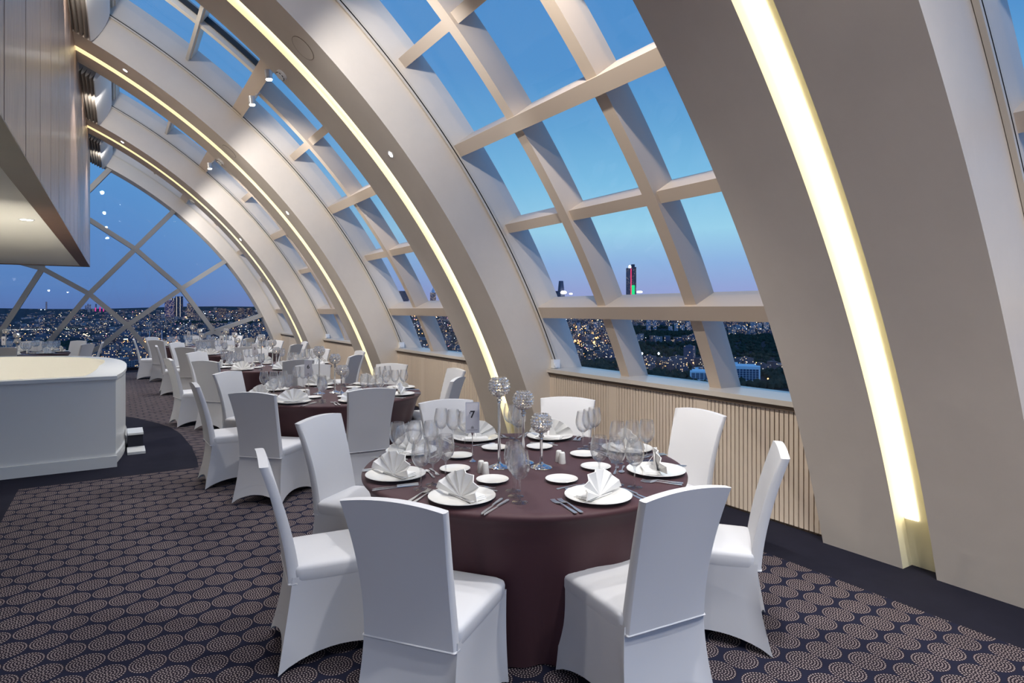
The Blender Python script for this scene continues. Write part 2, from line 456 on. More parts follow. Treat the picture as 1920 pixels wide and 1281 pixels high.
# ------------------------------------------------------------------ wood-clad bulkhead hanging over the counter
UB, VB, ZB = -.50, 17.4, 2.62
ce = empty('ceiling', (-4, 8, ZB)); tag(ce, kind='structure'); invc = Matrix.Translation((4, -8, -ZB))
mb = MB(); v = VB; seams = []
while v > -3.4:
    mb.box(UB - .04, UB, max(v - .926, -3.45), v - .014, ZB + .012, 6.75, 0, invc); v -= .94
u = UB
while u > -8.1:
    mb.box(max(u - .926, -8.2), u - .014, VB - .04, VB, ZB + .012, 6.75, 0, invc); u -= .94
mb.obj('plank_cladding', M['wood'], ce)
mb = MB(); mb.box(-8.2, UB - .045, -3.45, VB - .045, ZB + .06, 6.7, 0, invc); mb.obj('bulkhead_core', M['gap'], ce)
mb = MB(); mb.box(UB - .18, UB, -3.45, VB, ZB, ZB + .012, 0, invc); mb.box(-8.2, UB - .18, VB - .16, VB, ZB, ZB + .012, 0, invc)
mb.obj('edge_board', M['darkwood'], ce)
mb = MB(); mb.box(-8.2, UB - .18, -3.45, VB - .16, ZB + .014, ZB + .055, 0, invc); mb.obj('white_panel', M['panelwhite'], ce)

# ------------------------------------------------------------------ glazed rear end and far side of the room (behind the camera's view)
def glazed(name, a, b, z1):
    root = empty(name, (a[0], a[1], 0)); tag(root, kind='structure'); inv = Matrix.Translation((-a[0], -a[1], 0))
    A, B = Vector((a[0], a[1], 0)), Vector((b[0], b[1], 0)); d = (B - A); n = max(2, int(d.length / 1.6)); nr = Vector((-d.y, d.x, 0)).normalized()
    for i in range(n):
        mb = MB(); p, q = A + d * (i / n), A + d * ((i + 1) / n)
        for u, v in ((p, q + Vector((0, 0, z1))), (q, p + Vector((0, 0, z1)))): mb.bar(inv @ u, inv @ v, .085, .13, nr)
        mb.obj('lattice_bar', M['metal_frame'], root)
    mb = MB(); mb.loft([[inv @ (p + nr * o) for p in (A, B, B + Vector((0, 0, z1)), A + Vector((0, 0, z1)))] for o in (.08, .095)], True, True, True); mb.obj('pane', M['pane'], root)
glazed('window_7', (4.4, -3.55), (-8.2, -3.55), 6.4)
mb = MB(); mb.box(-8.4, -8.2, -3.5, 19.9, 0, 6.8); tag(mb.obj('wall_left', M['plaster']), kind='structure')

# ------------------------------------------------------------------ glazed end wall with its diagonal lattice
YG = VEND + .16
wf = empty('window_6', (0, YG, 0)); tag(wf, kind='structure'); invg = Matrix.Translation((0, -YG, 0))
L = {1: (-1.584, 2.686), 2: (-.589, 2.053), 3: (.450, 3.294), 4: (1.565, 2.233), 5: (.267, 1.218), 6: (2.83, 3.15), 7: (3.90, 1.545),
     8: (2.393, 1.007), 9: (-2.403, 1.08), 10: (-1.56, .633), 11: (-.32, .663), 12: (.93, .30), 13: (1.55, 4.62), 14: (-3.0, 0.0), 15: (-2.3, 0.02), 16: (-1.4, 0.02),
     17: (.49, 0.0), 18: (1.35, 0.0), 19: (-2.75, 3.05), 20: (-.60, 4.02), 21: (-.02, 5.55), 22: (-.52, 4.89), 23: (-1.6, 3.5), 24: (3.1, 0.62), 25: (4.12, .02), 26: (2.4, 0.02), 27:(1.1,1.0)}
runs = [[14, 9, 1, 23], [16, 10, 2, 3, 13], [16, 11, 5, 4, 6], [17, 12, 8, 7], [19, 1, 2, 5, 12, 18], [20, 3, 4, 8, 24, 25], [23, 22, 21], [9, 10, 16], [20, 21]]
for run in runs[:7]:
    mb = MB(); e = .004 * runs.index(run)
    for a, c in zip(run, run[1:]):
        pa, pc = L[a], L[c]
        mb.bar((pa[0], 0, pa[1]), (pc[0], 0, pc[1]), .12, .14 + e, (0, 1, 0))
    mb.obj('lattice_bar', M['lattice'], wf)
mb = MB(); pts = [(-8.1, 0.0)] + [(4.3, 0.0)]
arc = [(CU + 9.0 * cos(a), CZ + 9.0 * sin(a)) for a in [afl(9.0) + (radians(115) - afl(9.0)) * i / 30 for i in range(31)]]
pts = [(-8.1, 0.02), (arc[0][0], .02)] + arc[1:] + [(-8.1, arc[-1][1])]
n = len(pts)
mb.add([(x, .09, z) for x, z in pts] + [(x, .105, z) for x, z in pts], [tuple(range(n)), tuple(n + i for i in reversed(range(n)))] + [(i, (i + 1) % n, n + (i + 1) % n, n + i) for i in range(n)])
mb.obj('pane', M['pane'], wf)
mb = MB(); mb.box(-8.1, 4.15, -.14, .16, 0, .07); mb.obj('bottom_rail', M['carpet_plain'], wf)

# ------------------------------------------------------------------ white counter with the curved parapet
bc = empty('bar_counter', (-1.5, 9.5, 0)); tag(bc, 'low white curved counter with a grey front panel under the wood clad bulkhead', 'counter')
invb = Matrix.Translation((1.5, -9.5, 0))
mb = MB(); mb.box(-7.6, 0.0, 7.66, 7.74, 0, .905, 0, invb); mb.obj('front_panel', M['paint'], bc)
mb = MB(); mb.box(-7.6, .012, 7.632, 7.662, 0, .115, 0, invb); mb.obj('baseboard', M['paint'], bc)
mb = MB(); mb.box(-7.6, .012, 7.635, 7.78, .905, .94, 0, invb); mb.obj('cap_rail', M['paint'], bc)
ctrl = [(-.02, 7.742), (.05, 8.2), (.09, 8.7), (.105, 9.3), (.09, 9.8), (.03, 10.3), (-.1, 10.8), (-.35, 11.25), (-.79, 11.65), (-1.47, 12.0), (-2.6, 12.25), (-4.2, 12.4), (-7.6, 12.4)]
def catmull(p, k=6):
    out = []
    for i in range(len(p) - 1):
        p0, p1, p2, p3 = Vector(p[max(i - 1, 0)]), Vector(p[i]), Vector(p[i + 1]), Vector(p[min(i + 2, len(p) - 1)])
        for j in range(k):
            t = j / k
            out.append(.5 * ((2 * p1) + (-p0 + p2) * t + (2 * p0 - 5 * p1 + 4 * p2 - p3) * t * t + (-p0 + 3 * p1 - 3 * p2 + p3) * t ** 3))
    out.append(Vector(p[-1])); return out
path = catmull(ctrl)
def parapet(prof_f, name, m):
    rings = []
    for i, p in enumerate(path):
        d = (path[min(i + 1, len(path) - 1)] - path[max(i - 1, 0)]).normalized(); nr = Vector((-d.y, d.x))
        thick = .27 if i < 18 else max(.15, .27 - (i - 18) * .01)
        rings.append([invb @ Vector((p.x + nr.x * o * thick + nr.x * e, p.y + nr.y * o * thick + nr.y * e, z)) for o, e, z in prof_f])
    mb = MB(); mb.loft(rings, True, True, True); return mb.obj(name, m, bc, 40)
parapet([(0, 0, 0), (0, 0, .895), (1, 0, .895), (1, 0, 0)], 'curved_wall', M['paint'])
parapet([(0, -.012, .895), (0, -.012, .93), (1, .012, .93), (1, .012, .895)], 'curved_cap', M['paint'])
parapet([(0, -.014, 0), (0, -.014, .1), (0, -.001, .115), (0, -.001, 0)], 'curved_baseboard', M['paint'])
mb = MB(); mb.box(-7.4, -.45, 7.785, 7.81, .80, .84, 0, invb); mb.obj('light_strip', M['counter_fill'], bc)  # hidden strip added to light the counter inside and the ceiling panel
mb = MB(); mb.box(-7.6, -.3, 7.76, 12.0, .001, .02, 0, invb); mb.obj('counter_floor', M['paint'], bc)
st = empty('step', (.2, 8.5, 0)); tag(st, 'dark step with two white edge strips beside the white counter end', 'step'); invs = Matrix.Translation((-.2, -8.5, 0))
mb = MB(); mb.box(.12, .27, 8.50, 8.86, 0, .168, 0, invs); mb.obj('riser', M['step'], st)
mb = MB(); mb.box(.115, .275, 8.48, 8.86, .168, .19, 0, invs); mb.obj('top_tread', M['paint'], st)
mb = MB(); mb.box(.11, .285, 8.17, 8.498, .002, .03, 0, invs); mb.obj('bottom_tread', M['paint'], st)

# ------------------------------------------------------------------ lamps
def spot_light(name, loc, target, energy, angle, color, parent=None, radius=.05, blend=.6):
    l = bpy.data.lights.new(name, 'SPOT'); l.energy = energy; l.spot_size = radians(angle); l.spot_blend = blend; l.color = color; l.shadow_soft_size = radius
    o = bpy.data.objects.new(name, l); COL.objects.link(o); o.location = loc
    o.rotation_euler = (Vector(target) - Vector(loc)).to_track_quat('-Z', 'Y').to_euler()
    return o
WHITE = (1.0, .985, .97)
POS = {40.5: 'lower', 60.3: 'upper'}
for k in range(0, 5):
    for a in (40.5, 60.3):
        dv = .295
        c = Vector(P(R0, radians(a), rib_v(k) + dv)); nrm = Vector((-cos(radians(a)), 0, -sin(radians(a))))
        if k >= 3 or (k == 2 and a == 40.5):
            root = empty('downlight', c)
            tag(root, 'small round %s downlight recessed in the %s lit arch from the camera' % (POS[a], ORD[max(k - 1, 0)]), 'light', 'downlights in the arches')
            mb = MB(); u = nrm.orthogonal().normalized(); w = nrm.cross(u)
            mb.loft([[nrm * h + (u * cos(2 * pi * j / 24) + w * sin(2 * pi * j / 24)) * r for j in range(24)] for r, h in ((.030, -.004), (.030, .004), (.044, .006), (.046, -.004))])
            mb.obj('trim_ring', M['spotbody'], root, 40)
            mb = MB(); mb.tube(nrm * -.004, nrm * .0035, .030, 20); mb.obj('lens', M['lamp'], root)
        if k >= 3 or a == 40.5 and k > 0: spot_light('downlight_beam', c + nrm * .03, c + nrm * 1.2 + Vector((0, 1.3 if k == 1 else 0, -3)), 170 if k == 1 else 130, 100 if k == 1 else 90, (1, .98, .97))
def track_head(loc, target, label):
    root = empty('track_spotlight', loc); tag(root, label, 'spotlight', 'track spotlights')
    d = (Vector(target) - Vector(loc)).normalized()
    mb = MB(); mb.tube(-d * .07, d * .045, .042, 20); mb.obj('head', M['spotbody'], root, 40)
    mb = MB(); mb.tube(d * .045, d * .052, .036, 20); mb.obj('lens', M['lampwarm'], root)
    up = Vector((cos(radians(50.4)), 0, sin(radians(50.4))))
    mb = MB(); mb.tube(-d * .03, Vector((.0, 0, .0)) + up * .14 - d * .03, .009, 8); mb.tube(up * .10 - d * .03, up * .15 - d * .03, .022, 12); mb.obj('bracket', M['spotbody'], root, 40)
    return root
for b in range(0, 5):
    v0 = rib_v(b) + RIB_W
    for i, f in enumerate((.98, 2.10)):
        loc = Vector(P(9.0, radians(50.1), v0 + f))
        tgt = (1.9, v0 + f - .3, .8)
        if b >= 2 and (b, i) != (4, 1): track_head(loc, tgt, '%s track spotlight on the deep beam of the %s window bay' % (['nearer', 'farther'][i], ORD[b - 1]))
        spot_light('track_and_fill_beam', loc + (Vector(tgt) - loc).normalized() * .09, tgt, 150 if b else 240, 84 if b else 110, WHITE)
    # added lamps without heads, washing the side of the next arch
    loc = Vector(P(8.35, radians(50.1), v0 + 1.7))
    spot_light('track_and_fill_beam', loc, P(9.0, radians(40 if b else 24), rib_v(b + 1)), 170 if b == 4 else 150, 84, WHITE)
    loc = Vector(P(8.45, radians(63), v0 + 1.3))
    if b > 0: spot_light('upper_beam', loc, P(9.3, radians(57), rib_v(b + 1)), 70, 130, (1, .95, .88))
# downlights in the white panel over the counter
for i, (x, y) in enumerate([(-.84, 8.78)]):
    root = empty('downlight', (x, y, ZB + .014)); 
    tag(root, 'round downlight in the white panel above the counter%s' % ('' if i == 0 else ', further inside'), 'light', 'downlights in the white panel')
    mb = MB(); mb.lathe([(.06, -.006), (.075, -.004), (.078, .0)], 24, cap1=False, cap0=False); mb.obj('trim_ring', M['white_plastic'], root, 40)
    mb = MB(); mb.lathe([(.058, -.004), (.058, -.001)], 20); mb.obj('lens', M['lampwarm'], root)
    spot_light('panel_and_fill_beam', (x, y, ZB - .02), (x, y, 0), 60, 130, (1, .95, .86))
# unseen warm lamps added by the bulkhead top to fill arch and frame faces
for b in range(0, 5):
    v = rib_v(b) + RIB_W + 1.68
    spot_light('bulkhead_fill', (-.36, v, 4.75), (4.1, v, 2.1), 22, 140, (1, .84, .66), None, .12)
    a0 = P(8.9, radians(50.1), rib_v(b) + RIB_W + .55)
    spot_light('shelf_fill', a0, (4.4, v, 1.35), 340, 66, (1, .94, .86))  # extra lamp without a fixture, added to brighten shelf and sill
spot_light('panel_and_fill_beam', (-2.7, 15.0, ZB - .02), (-2.0, 15.6, 0), 95, 150, (1, .96, .92))  # added lamp, no fixture, brightens the chairs beyond the counter
for v in (2.5, 7.0, 11.5): spot_light('panel_and_fill_beam', (-5.2, v, ZB - .02), (-5.2, v, 0), 110, 150, (1, .9, .76))  # unseen lamps added on the far side for warm bounce
for q in ((-2.2, -1.5), (-2.8, 1.6)): spot_light('panel_and_fill_beam', (q[0], q[1], ZB - .02), (q[0] + .6, q[1] + .6, 0), 70, 165, (1, .95, .90))  # unseen fill lamps added beside and behind the camera for the chair backs
# smoke detectors
for k in (2, 3, 4):
    a = radians(49); c = Vector(P(R0 - .001, a, rib_v(k) + RIB_W - .15)); nrm = Vector((-cos(a), 0, -sin(a)))
    root = empty('smoke_detector', c); tag(root, 'white round smoke detector on the %s lit arch from the camera' % ORD[k - 1], 'smoke detector', 'smoke detectors')
    u = Vector((0, 1, 0)); w = nrm.cross(u)
    mb = MB(); mb.loft([[nrm * h + (u * cos(2 * pi * j / 28) + w * sin(2 * pi * j / 28)) * r for j in range(28)] for r, h in ((.06, .0), (.062, .02), (.05, .028), (.046, .045), (.03, .055))], True, True, True)
    mb.obj('housing', M['white_plastic'], root, 40)
    mb = MB()
    for j in range(9):
        q = u * cos(2 * pi * j / 9) + w * sin(2 * pi * j / 9); t2 = nrm.cross(q)
        mb.bar(nrm * .037 + q * .0485 - t2 * .011, nrm * .037 + q * .0485 + t2 * .011, .006, .012, q)
    mb.obj('vent_slots', M['ink'], root)

# ------------------------------------------------------------------ chair
def rrect(w0, w1, y0, y1, r, z, n=6, zf=None):
    """rounded trapezoid loop, w0 half width at y0 (rear), w1 at y1 (front)"""
    out = []
    cs = [(w1 - r, y1 - r, 0), (-w1 + r, y1 - r, 90), (-w0 + r, y0 + r, 180), (w0 - r, y0 + r, 270)]
    for x, y, a in cs:
        for i in range(n + 1):
            t = radians(a + 90 * i / n); out.append((x + r * cos(t), y + r * sin(t), z))
    return out
def make_chair():
    root = empty('banquet_chair')
    # seat cushion
    mb = MB()
    mb.loft([rrect(.196, .200, -.226, .234, .035, .395), rrect(.200, .205, -.231, .241, .04, .41), rrect(.203, .209, -.234, .246, .045, .445), rrect(.200, .206, -.231, .243, .045, .458),
             rrect(.190, .195, -.221, .231, .045, .467), rrect(.165, .170, -.19, .20, .05, .473), rrect(.10, .10, -.12, .12, .05, .478)], True, True, True)
    mb.obj('seat', M['white_fabric'], root, 60)
    # backrest: stretched cover over a slightly bowed frame, arched top
    mb = MB(); rings = []; nl = 16
    for i in range(nl + 1):
        t = i / nl
        yc = -.222 - .030 * t - .100 * t ** 1.7
        w = .194 + .020 * t ** 1.3 - .010 * sin(pi * t)
        th = .026 - .006 * t
        loop = []
        nx = 12
        xs = [-1 + 2 * j / nx for j in range(nx + 1)]
        for x in xs:
            xx = x * (w - .006)
            z = .385 + t * (.930 + .019 * (1 - x * x) - .385)
            loop.append((xx, yc + th - .012 * (1 - x * x) * sin(pi * min(1, t * 1.1)) * .8, z))
        loop.append((w, yc + th * .6, .385 + t * .545)); loop.append((w, yc - th * .6, .385 + t * .545))
        for x in reversed(xs):
            xx = x * (w - .006)
            z = .385 + t * (.930 + .019 * (1 - x * x) - .385)
            loop.append((xx, yc - th - .012 * (1 - x * x) * sin(pi * t) * .5, z))
        loop.append((-w, yc - th * .6, .385 + t * .545)); loop.append((-w, yc + th * .6, .385 + t * .545))
        rings.append(loop)
    # close the top along its ridge
    mb.loft(rings, True, True, False)
    b = nl * len(rings[0]); nx = 12; m = len(rings[0])
    for j in range(nx):
        mb.f.append((b + j, b + j + 1, b + (2 * nx + 3) - j - 1, b + (2 * nx + 3) - j)); mb.mi.append(0)
    mb.f.append((b + nx, b + nx + 1, b + nx + 2, b + nx + 3)); mb.mi.append(0)
    mb.f.append((b, b + 2 * nx + 3, b + 2 * nx + 4, b + 2 * nx + 5)); mb.mi.append(0)
    mb.obj('backrest', M['white_fabric'], root, 50)
    # seam where the cover tucks under the back
    mb = MB(); mb.loft([rrect(.1955, .197, -.2495, -.205, .010, .384), rrect(.1975, .198, -.252, -.205, .010, .388), rrect(.1955, .197, -.2495, -.205, .010, .392)], True, True, True)
    mb.obj('seam', M['white_fabric'], root, 60)
    # skirt: stretched from the seat to four feet, hems arched between them
    feet = [(.205, .262), (-.205, .262), (-.228, -.296), (.228, -.296)]
    top = [(.203, .240), (-.203, .240), (-.198, -.232), (.198, -.232)]
    rings = []; q = 12; NT_ = 12
    for i in range(NT_ + 1):
        t = i / NT_; loop = []
        for sd in range(4):
            a0, a1 = top[sd], top[(sd + 1) % 4]; b0, b1 = feet[sd], feet[(sd + 1) % 4]
            side = sd in (1, 3)
            for j in range(q):
                f = j / q; f2 = f * f * (3 - 2 * f)
                k = 4 * f * (1 - f)
                tp = Vector((a0[0] + (a1[0] - a0[0]) * f, a0[1] + (a1[1] - a0[1]) * f))
                bt = Vector((b0[0] + (b1[0] - b0[0]) * f, b0[1] + (b1[1] - b0[1]) * f))
                e = t ** 1.25
                p = tp * (1 - e) + bt * e
                d = Vector((a1[1] - a0[1], -(a1[0] - a0[0]))).normalized()
                if d.dot(tp) > 0: d = -d
                p += d * (.040 * k * t ** 1.2 * (1 if side else .8)) + d * .012 * sin(pi * t)
                z = .418 * (1 - t) + t * (.006 + (.060 if side else .075) * k ** .8)
                loop.append((p.x, p.y, z))
        rings.append(loop)
    mb = MB(); mb.loft(rings, True, False, False)
    # hem turned inside so that the cloth has thickness
    inn = [[(x * .975, y * .975, z + .004) for x, y, z in rings[-1]], [(x * .96, y * .96, z + .05) for x, y, z in rings[-2]]]
    mb.loft([rings[-1]] + inn, True, False, False)
    mb.obj('skirt', M['white_fabric'], root, 45)
    return root
chair = Maker(make_chair())

# ------------------------------------------------------------------ tableware
def make_table():
    root = empty('round_table')
    mb = MB(); mb.lathe([(.30, .0), (.30, .03), (.05, .05), (.05, .70), (.60, .71), (.86, .715), (.86, .745)], 48); mb.obj('tabletop', M['darkwood'], root, 40)
    mb = MB(); n = 128; rings = []
    def ring(r, z, amp, dr=0):
        out = []
        for j in range(n):
            t = 2 * pi * j / n
            w = sin(16 * t + .8 * sin(3 * t)) * .6 + sin(27 * t + 1.7 + .6 * sin(5 * t)) * .4
            out.append(((r + amp * w) * cos(t), (r + amp * w) * sin(t), z))
        return out
    for r, z, amp in [(.0005, .757, 0), (.3, .757, 0), (.6, .757, 0), (.84, .757, 0), (.872, .7555, 0), (.884, .750, 0), (.889, .742, 0), (.888, .732, 0), (.880, .722, 0),
                      (.862, .700, .001), (.845, .66, .002), (.815, .55, .006), (.775, .38, .014), (.735, .2, .022), (.70, .05, .028), (.69, .008, .03)]:
        rings.append(ring(r, z, amp))
    mb.loft(rings, True, False, False); mb.obj('tablecloth', M['cloth'], root, 60)
    return root
table = Maker(make_table())
def lathe_thing(name, prof, m, n=32, smooth=50, cap1=True):
    mb = MB(); mb.lathe(prof, n, cap0=True, cap1=cap1); return link(name, mb.mesh(name, m, smooth))
plate = Maker(lathe_thing('dinner_plate', [(.085, .0), (.09, .003), (.105, .006), (.150, .017), (.155, .020), (.154, .022), (.149, .021), (.112, .011), (.100, .008), (.0005, .008)], M['china'], 48))
bread = Maker(lathe_thing('bread_plate', [(.045, .0), (.048, .003), (.058, .006), (.080, .0135), (.0825, .016), (.081, .0175), (.078, .0165), (.058, .010), (.050, .0075), (.0005, .0075)], M['china'], 40))
def wine_glass():
    pr = [(.0365, .0), (.0368, .0012), (.030, .0028), (.015, .005), (.0065, .010), (.0042, .018), (.0038, .05), (.0040, .088), (.0065, .100), (.014, .106),
          (.027, .116), (.037, .130), (.0435, .147), (.0458, .163), (.0450, .180), (.0410, .204), (.0370, .222), (.0352, .2325), (.0346, .2335), (.0340, .2322),
          (.0357, .222), (.0396, .204), (.0436, .180), (.0444, .163), (.0421, .147), (.0356, .131), (.0258, .118), (.013, .109), (.0005, .106)]
    return lathe_thing('wine_glass', pr, M['glass'], 28, 60)
glass = Maker(wine_glass())
def shaker(name, holes):
    mb = MB(); mb.lathe([(.0205, 0), (.021, .003), (.0165, .055), (.0155, .060), (.013, .0635), (.006, .0655)], 24)
    root = link(name, mb.mesh(name, M['china'], 50))
    mb = MB()
    for x, y in holes: mb.tube((x, y, .0640), (x, y, .0662), .0014, 8)
    mb.obj('pour_holes', M['ink'], root); return root
salt = Maker(shaker('salt_shaker', [(0, 0)])); pepper = Maker(shaker('pepper_shaker', [(-.004, 0), (.004, 0), (0, .004)]))
def ribbon(mb, path, widths, thick):
    """flat strip along +Y: path of (y, z), half widths"""
    rings = []
    for (y, z), w in zip(path, widths):
        rings.append([(-w, y, z), (0, y, z - thick * .3), (w, y, z), (w * .9, y, z + thick), (0, y, z + thick * 1.25), (-w * .9, y, z + thick)])
    mb.loft(rings, True, True, True)
def make_fork():
    mb = MB(); ribbon(mb, [(-.105, .002), (-.095, .002), (-.05, .004), (-.01, .007), (.02, .009), (.035, .006), (.05, .003)], [.007, .0095, .007, .0035, .003, .009, .0115], .0022)
    for i in range(4):
        x = -.0092 + i * .00613
        rings = [[(x - w, y, z), (x + w, y, z), (x + w, y, z + .002), (x - w, y, z + .002)] for y, z, w in ((.048, .003, .0022), (.075, .002, .0018), (.096, .006, .0012))]
        mb.loft(rings, True, True, True)
    return link('fork', mb.mesh('fork', M['steel'], 50))
def make_knife():
    mb = MB(); ribbon(mb, [(-.115, .002), (-.107, .002), (-.05, .003), (-.008, .003)], [.006, .0088, .0068, .005], .0042)
    root = link('table_knife', mb.mesh('table_knife', M['steel'], 50))
    mb = MB(); rings = [[(-.0045 - 0, y, .001), (w, y, .001), (w, y, .0022), (-.0045, y, .003)] for y, w in ((-.008, .005), (.01, .0075), (.06, .0105), (.095, .009), (.113, .001))]
    mb.loft(rings, True, True, True); mb.obj('blade', M['steel'], root, 40); return root
def make_spoon():
    mb = MB(); ribbon(mb, [(-.085, .002), (-.078, .002), (-.04, .004), (.0, .006), (.028, .004)], [.005, .0075, .0055, .0028, .003], .002)
    rings = []
    for i in range(9):
        t = i / 8; y = .026 + .052 * t; w = .0005 + .0155 * sqrt(max(0, 1 - (2 * t - 1) ** 2))
        rings.append([(w * s, y, .004 - .006 * (1 - s * s) * sin(pi * t) + .0005) for s in (-1, -.6, 0, .6, 1)] + [(w * s, y, .004 - .006 * (1 - s * s) * sin(pi * t) + .0018) for s in (1, .6, 0, -.6, -1)])
    mb.loft(rings, True, True, True); return link('dessert_spoon', mb.mesh('dessert_spoon', M['steel'], 60))
fork = Maker(make_fork()); knife = Maker(make_knife()); spoon = Maker(make_spoon())
def make_dfork():
    o = make_fork(); o.name = 'dessert_fork'; o.data.name = 'dessert_fork'
    for v in o.data.vertices: v.co = v.co * .82
    return o
dfork = Maker(make_dfork())
def make_napkin(seed):
    rnd = random.Random(seed)
    root = empty('napkin')
    mb = MB(); n = 13; rs = (0.0, .3, .55, .78, 1.0)
    front = []; back = []
    for i in range(n):
        t = -1 + 2 * i / (n - 1)
        th = radians(86) * t
        R = (.118 + .010 * abs(t) ** 2) * (1 + (.025 if i % 2 == 0 else -.015) + rnd.uniform(-.02, .02))
        zig = .009 if i % 2 == 0 else -.009
        cf, cb = [], []
        for r in rs:
            d = r * R
            lean = .10 * d + (.05 * abs(t) ** 3) * -r
            x = d * sin(th) * 1.16; z = .006 + d * cos(th) * (1 if abs(t) < .99 else .6) + .012 * r * (abs(t) > .8)
            y = zig * r ** .8 + lean
            cf.append((x, y - .0022, z)); cb.append((x, y + .0022, z))
        front.append(cf); back.append(cb)
    m = len(rs)
    fv = [p for c in front for p in c]; bv = [p for c in back for p in c]; nb = len(fv)
    fs = []
    for i in range(n - 1):
        for j in range(m - 1):
            a = i * m + j; c = (i + 1) * m + j
            fs.append((a, c, c + 1, a + 1)); fs.append((nb + a, nb + a + 1, nb + c + 1, nb + c))
        a = i * m + m - 1; c = (i + 1) * m + m - 1; fs.append((a, c, nb + c, nb + a))
    mb.add(fv + bv, fs)
    mb.obj('fan', M['napkin'], root, 25)
    mb = MB()   # folded layers the fan stands in
    for k in range(3):
        R = Matrix.Rotation(radians(-4 + 4 * k), 4, 'Z') @ Matrix.Translation((0, .035 + .004 * k, .002 + .0042 * k))
        w = .088 - .006 * k
        mb.loft([[R @ Vector((sx * w, sy * (.045 - .004 * k), z)) for sx, sy in ((-1, -1), (1, -1), (1, 1), (-1, 1))] for z in (0, .0036)], True, True, True)
    mb.obj('folded_base', M['napkin'], root, 30)
    # supporting fold behind the fan
    mb = MB(); mb.loft([[(-.05, .012, .014), (.05, .012, .014), (.05, .016, .014), (-.05, .016, .014)], [(-.012, .020, .10), (.012, .020, .10), (.012, .024, .10), (-.012, .024, .10)]], True, True, True)
    mb.add([(-.006, .02, .09), (.006, .02, .09), (.004, .075, .012), (-.004, .075, .012)], [(0, 1, 2, 3)])
    mb.obj('rear_fold', M['napkin'], root, 30)
    return root
napkins = [Maker(make_napkin(s)) for s in (3, 4, 5)]

def make_candle(h):
    """chrome stem, crystal bead globe with a tealight; h = top of globe above the table"""
    root = empty('candle_holder'); gr = .056; gz = h - .050
    mb = MB(); mb.lathe([(.060, 0), (.0605, .004), (.056, .009), (.030, .016), (.014, .024), (.010, .034)], 36); mb.obj('base', M['chrome'], root, 40)
    mb = MB(); top = gz - gr
    mb.lathe([(.009, .034), (.0085, .05), (.0075, top - .045), (.0085, top - .040)], 18); mb.obj('stem', M['chrome'], root, 40)
    mb = MB()
    for r, z in ((.011, -.034), (.016, -.020), (.012, -.006)):
        mb.lathe([(r * .3, top + z - .009), (r * .85, top + z - .005), (r, top + z), (r * .85, top + z + .005), (r * .3, top + z + .009)], 8)
    mb.obj('crystal_collar', M['bead'], root)
    mb = MB(); nb = 0
    oct_f = [(0, 1, 2), (0, 2, 3), (0, 3, 4), (0, 4, 1), (5, 2, 1), (5, 3, 2), (5, 4, 3), (5, 1, 4)]
    rows = 8
    for i in range(rows):
        ph = radians(-78 + 126 * i / (rows - 1)); rr = gr * cos(ph); zz = gz + gr * sin(ph)
        cnt = max(5, int(2 * pi * rr / .0165))
        for j in range(cnt):
            t = 2 * pi * (j + .5 * (i % 2)) / cnt; c = Vector((rr * cos(t), rr * sin(t), zz)); nn = Vector((cos(t) * cos(ph), sin(t) * cos(ph), sin(ph)))
            u = nn.orthogonal().normalized(); w = nn.cross(u); s = .0090; sp = t * 3 + i
            u2 = u * cos(sp) + w * sin(sp); w2 = nn.cross(u2)
            ring6 = [c + u2 * s * cos(2 * pi * k / 6) + w2 * s * sin(2 * pi * k / 6) for k in range(6)]
            vs = [c + nn * s * .75, c - nn * s * .75] + ring6
            mb.add(vs, [(0, 2 + k, 2 + (k + 1) % 6) for k in range(6)] + [(1, 2 + (k + 1) % 6, 2 + k) for k in range(6)])
    globe = mb.obj('crystal_globe', M['bead'], root)
    mb = MB()
    for i in range(12):
        t = 2 * pi * i / 12; prev = None
        for k in range(9):
            ph = radians(-82 + 132 * k / 8); p = Vector(((gr) * cos(ph) * cos(t), gr * cos(ph) * sin(t), gz + gr * sin(ph)))
            if prev is not None: mb.tube(prev, p, .0009, 4)
            prev = p
    mb.obj('wire', M['chrome'], globe)
    mb = MB(); mb.lathe([(.019, gz - .045), (.0195, gz - .030), (.018, gz - .028)], 18); cd = mb.obj('candle', M['wax'], root, 40)
    mb = MB(); mb.lathe([(.001, gz - .028), (.0045, gz - .022), (.0035, gz - .014), (.0005, gz - .004)], 10); mb.obj('flame', M['flame'], cd, 60)
    return root
candles = [(Maker(make_candle(.497)), 'tall'), (Maker(make_candle(.409)), 'middle height'), (Maker(make_candle(.300)), 'short')]

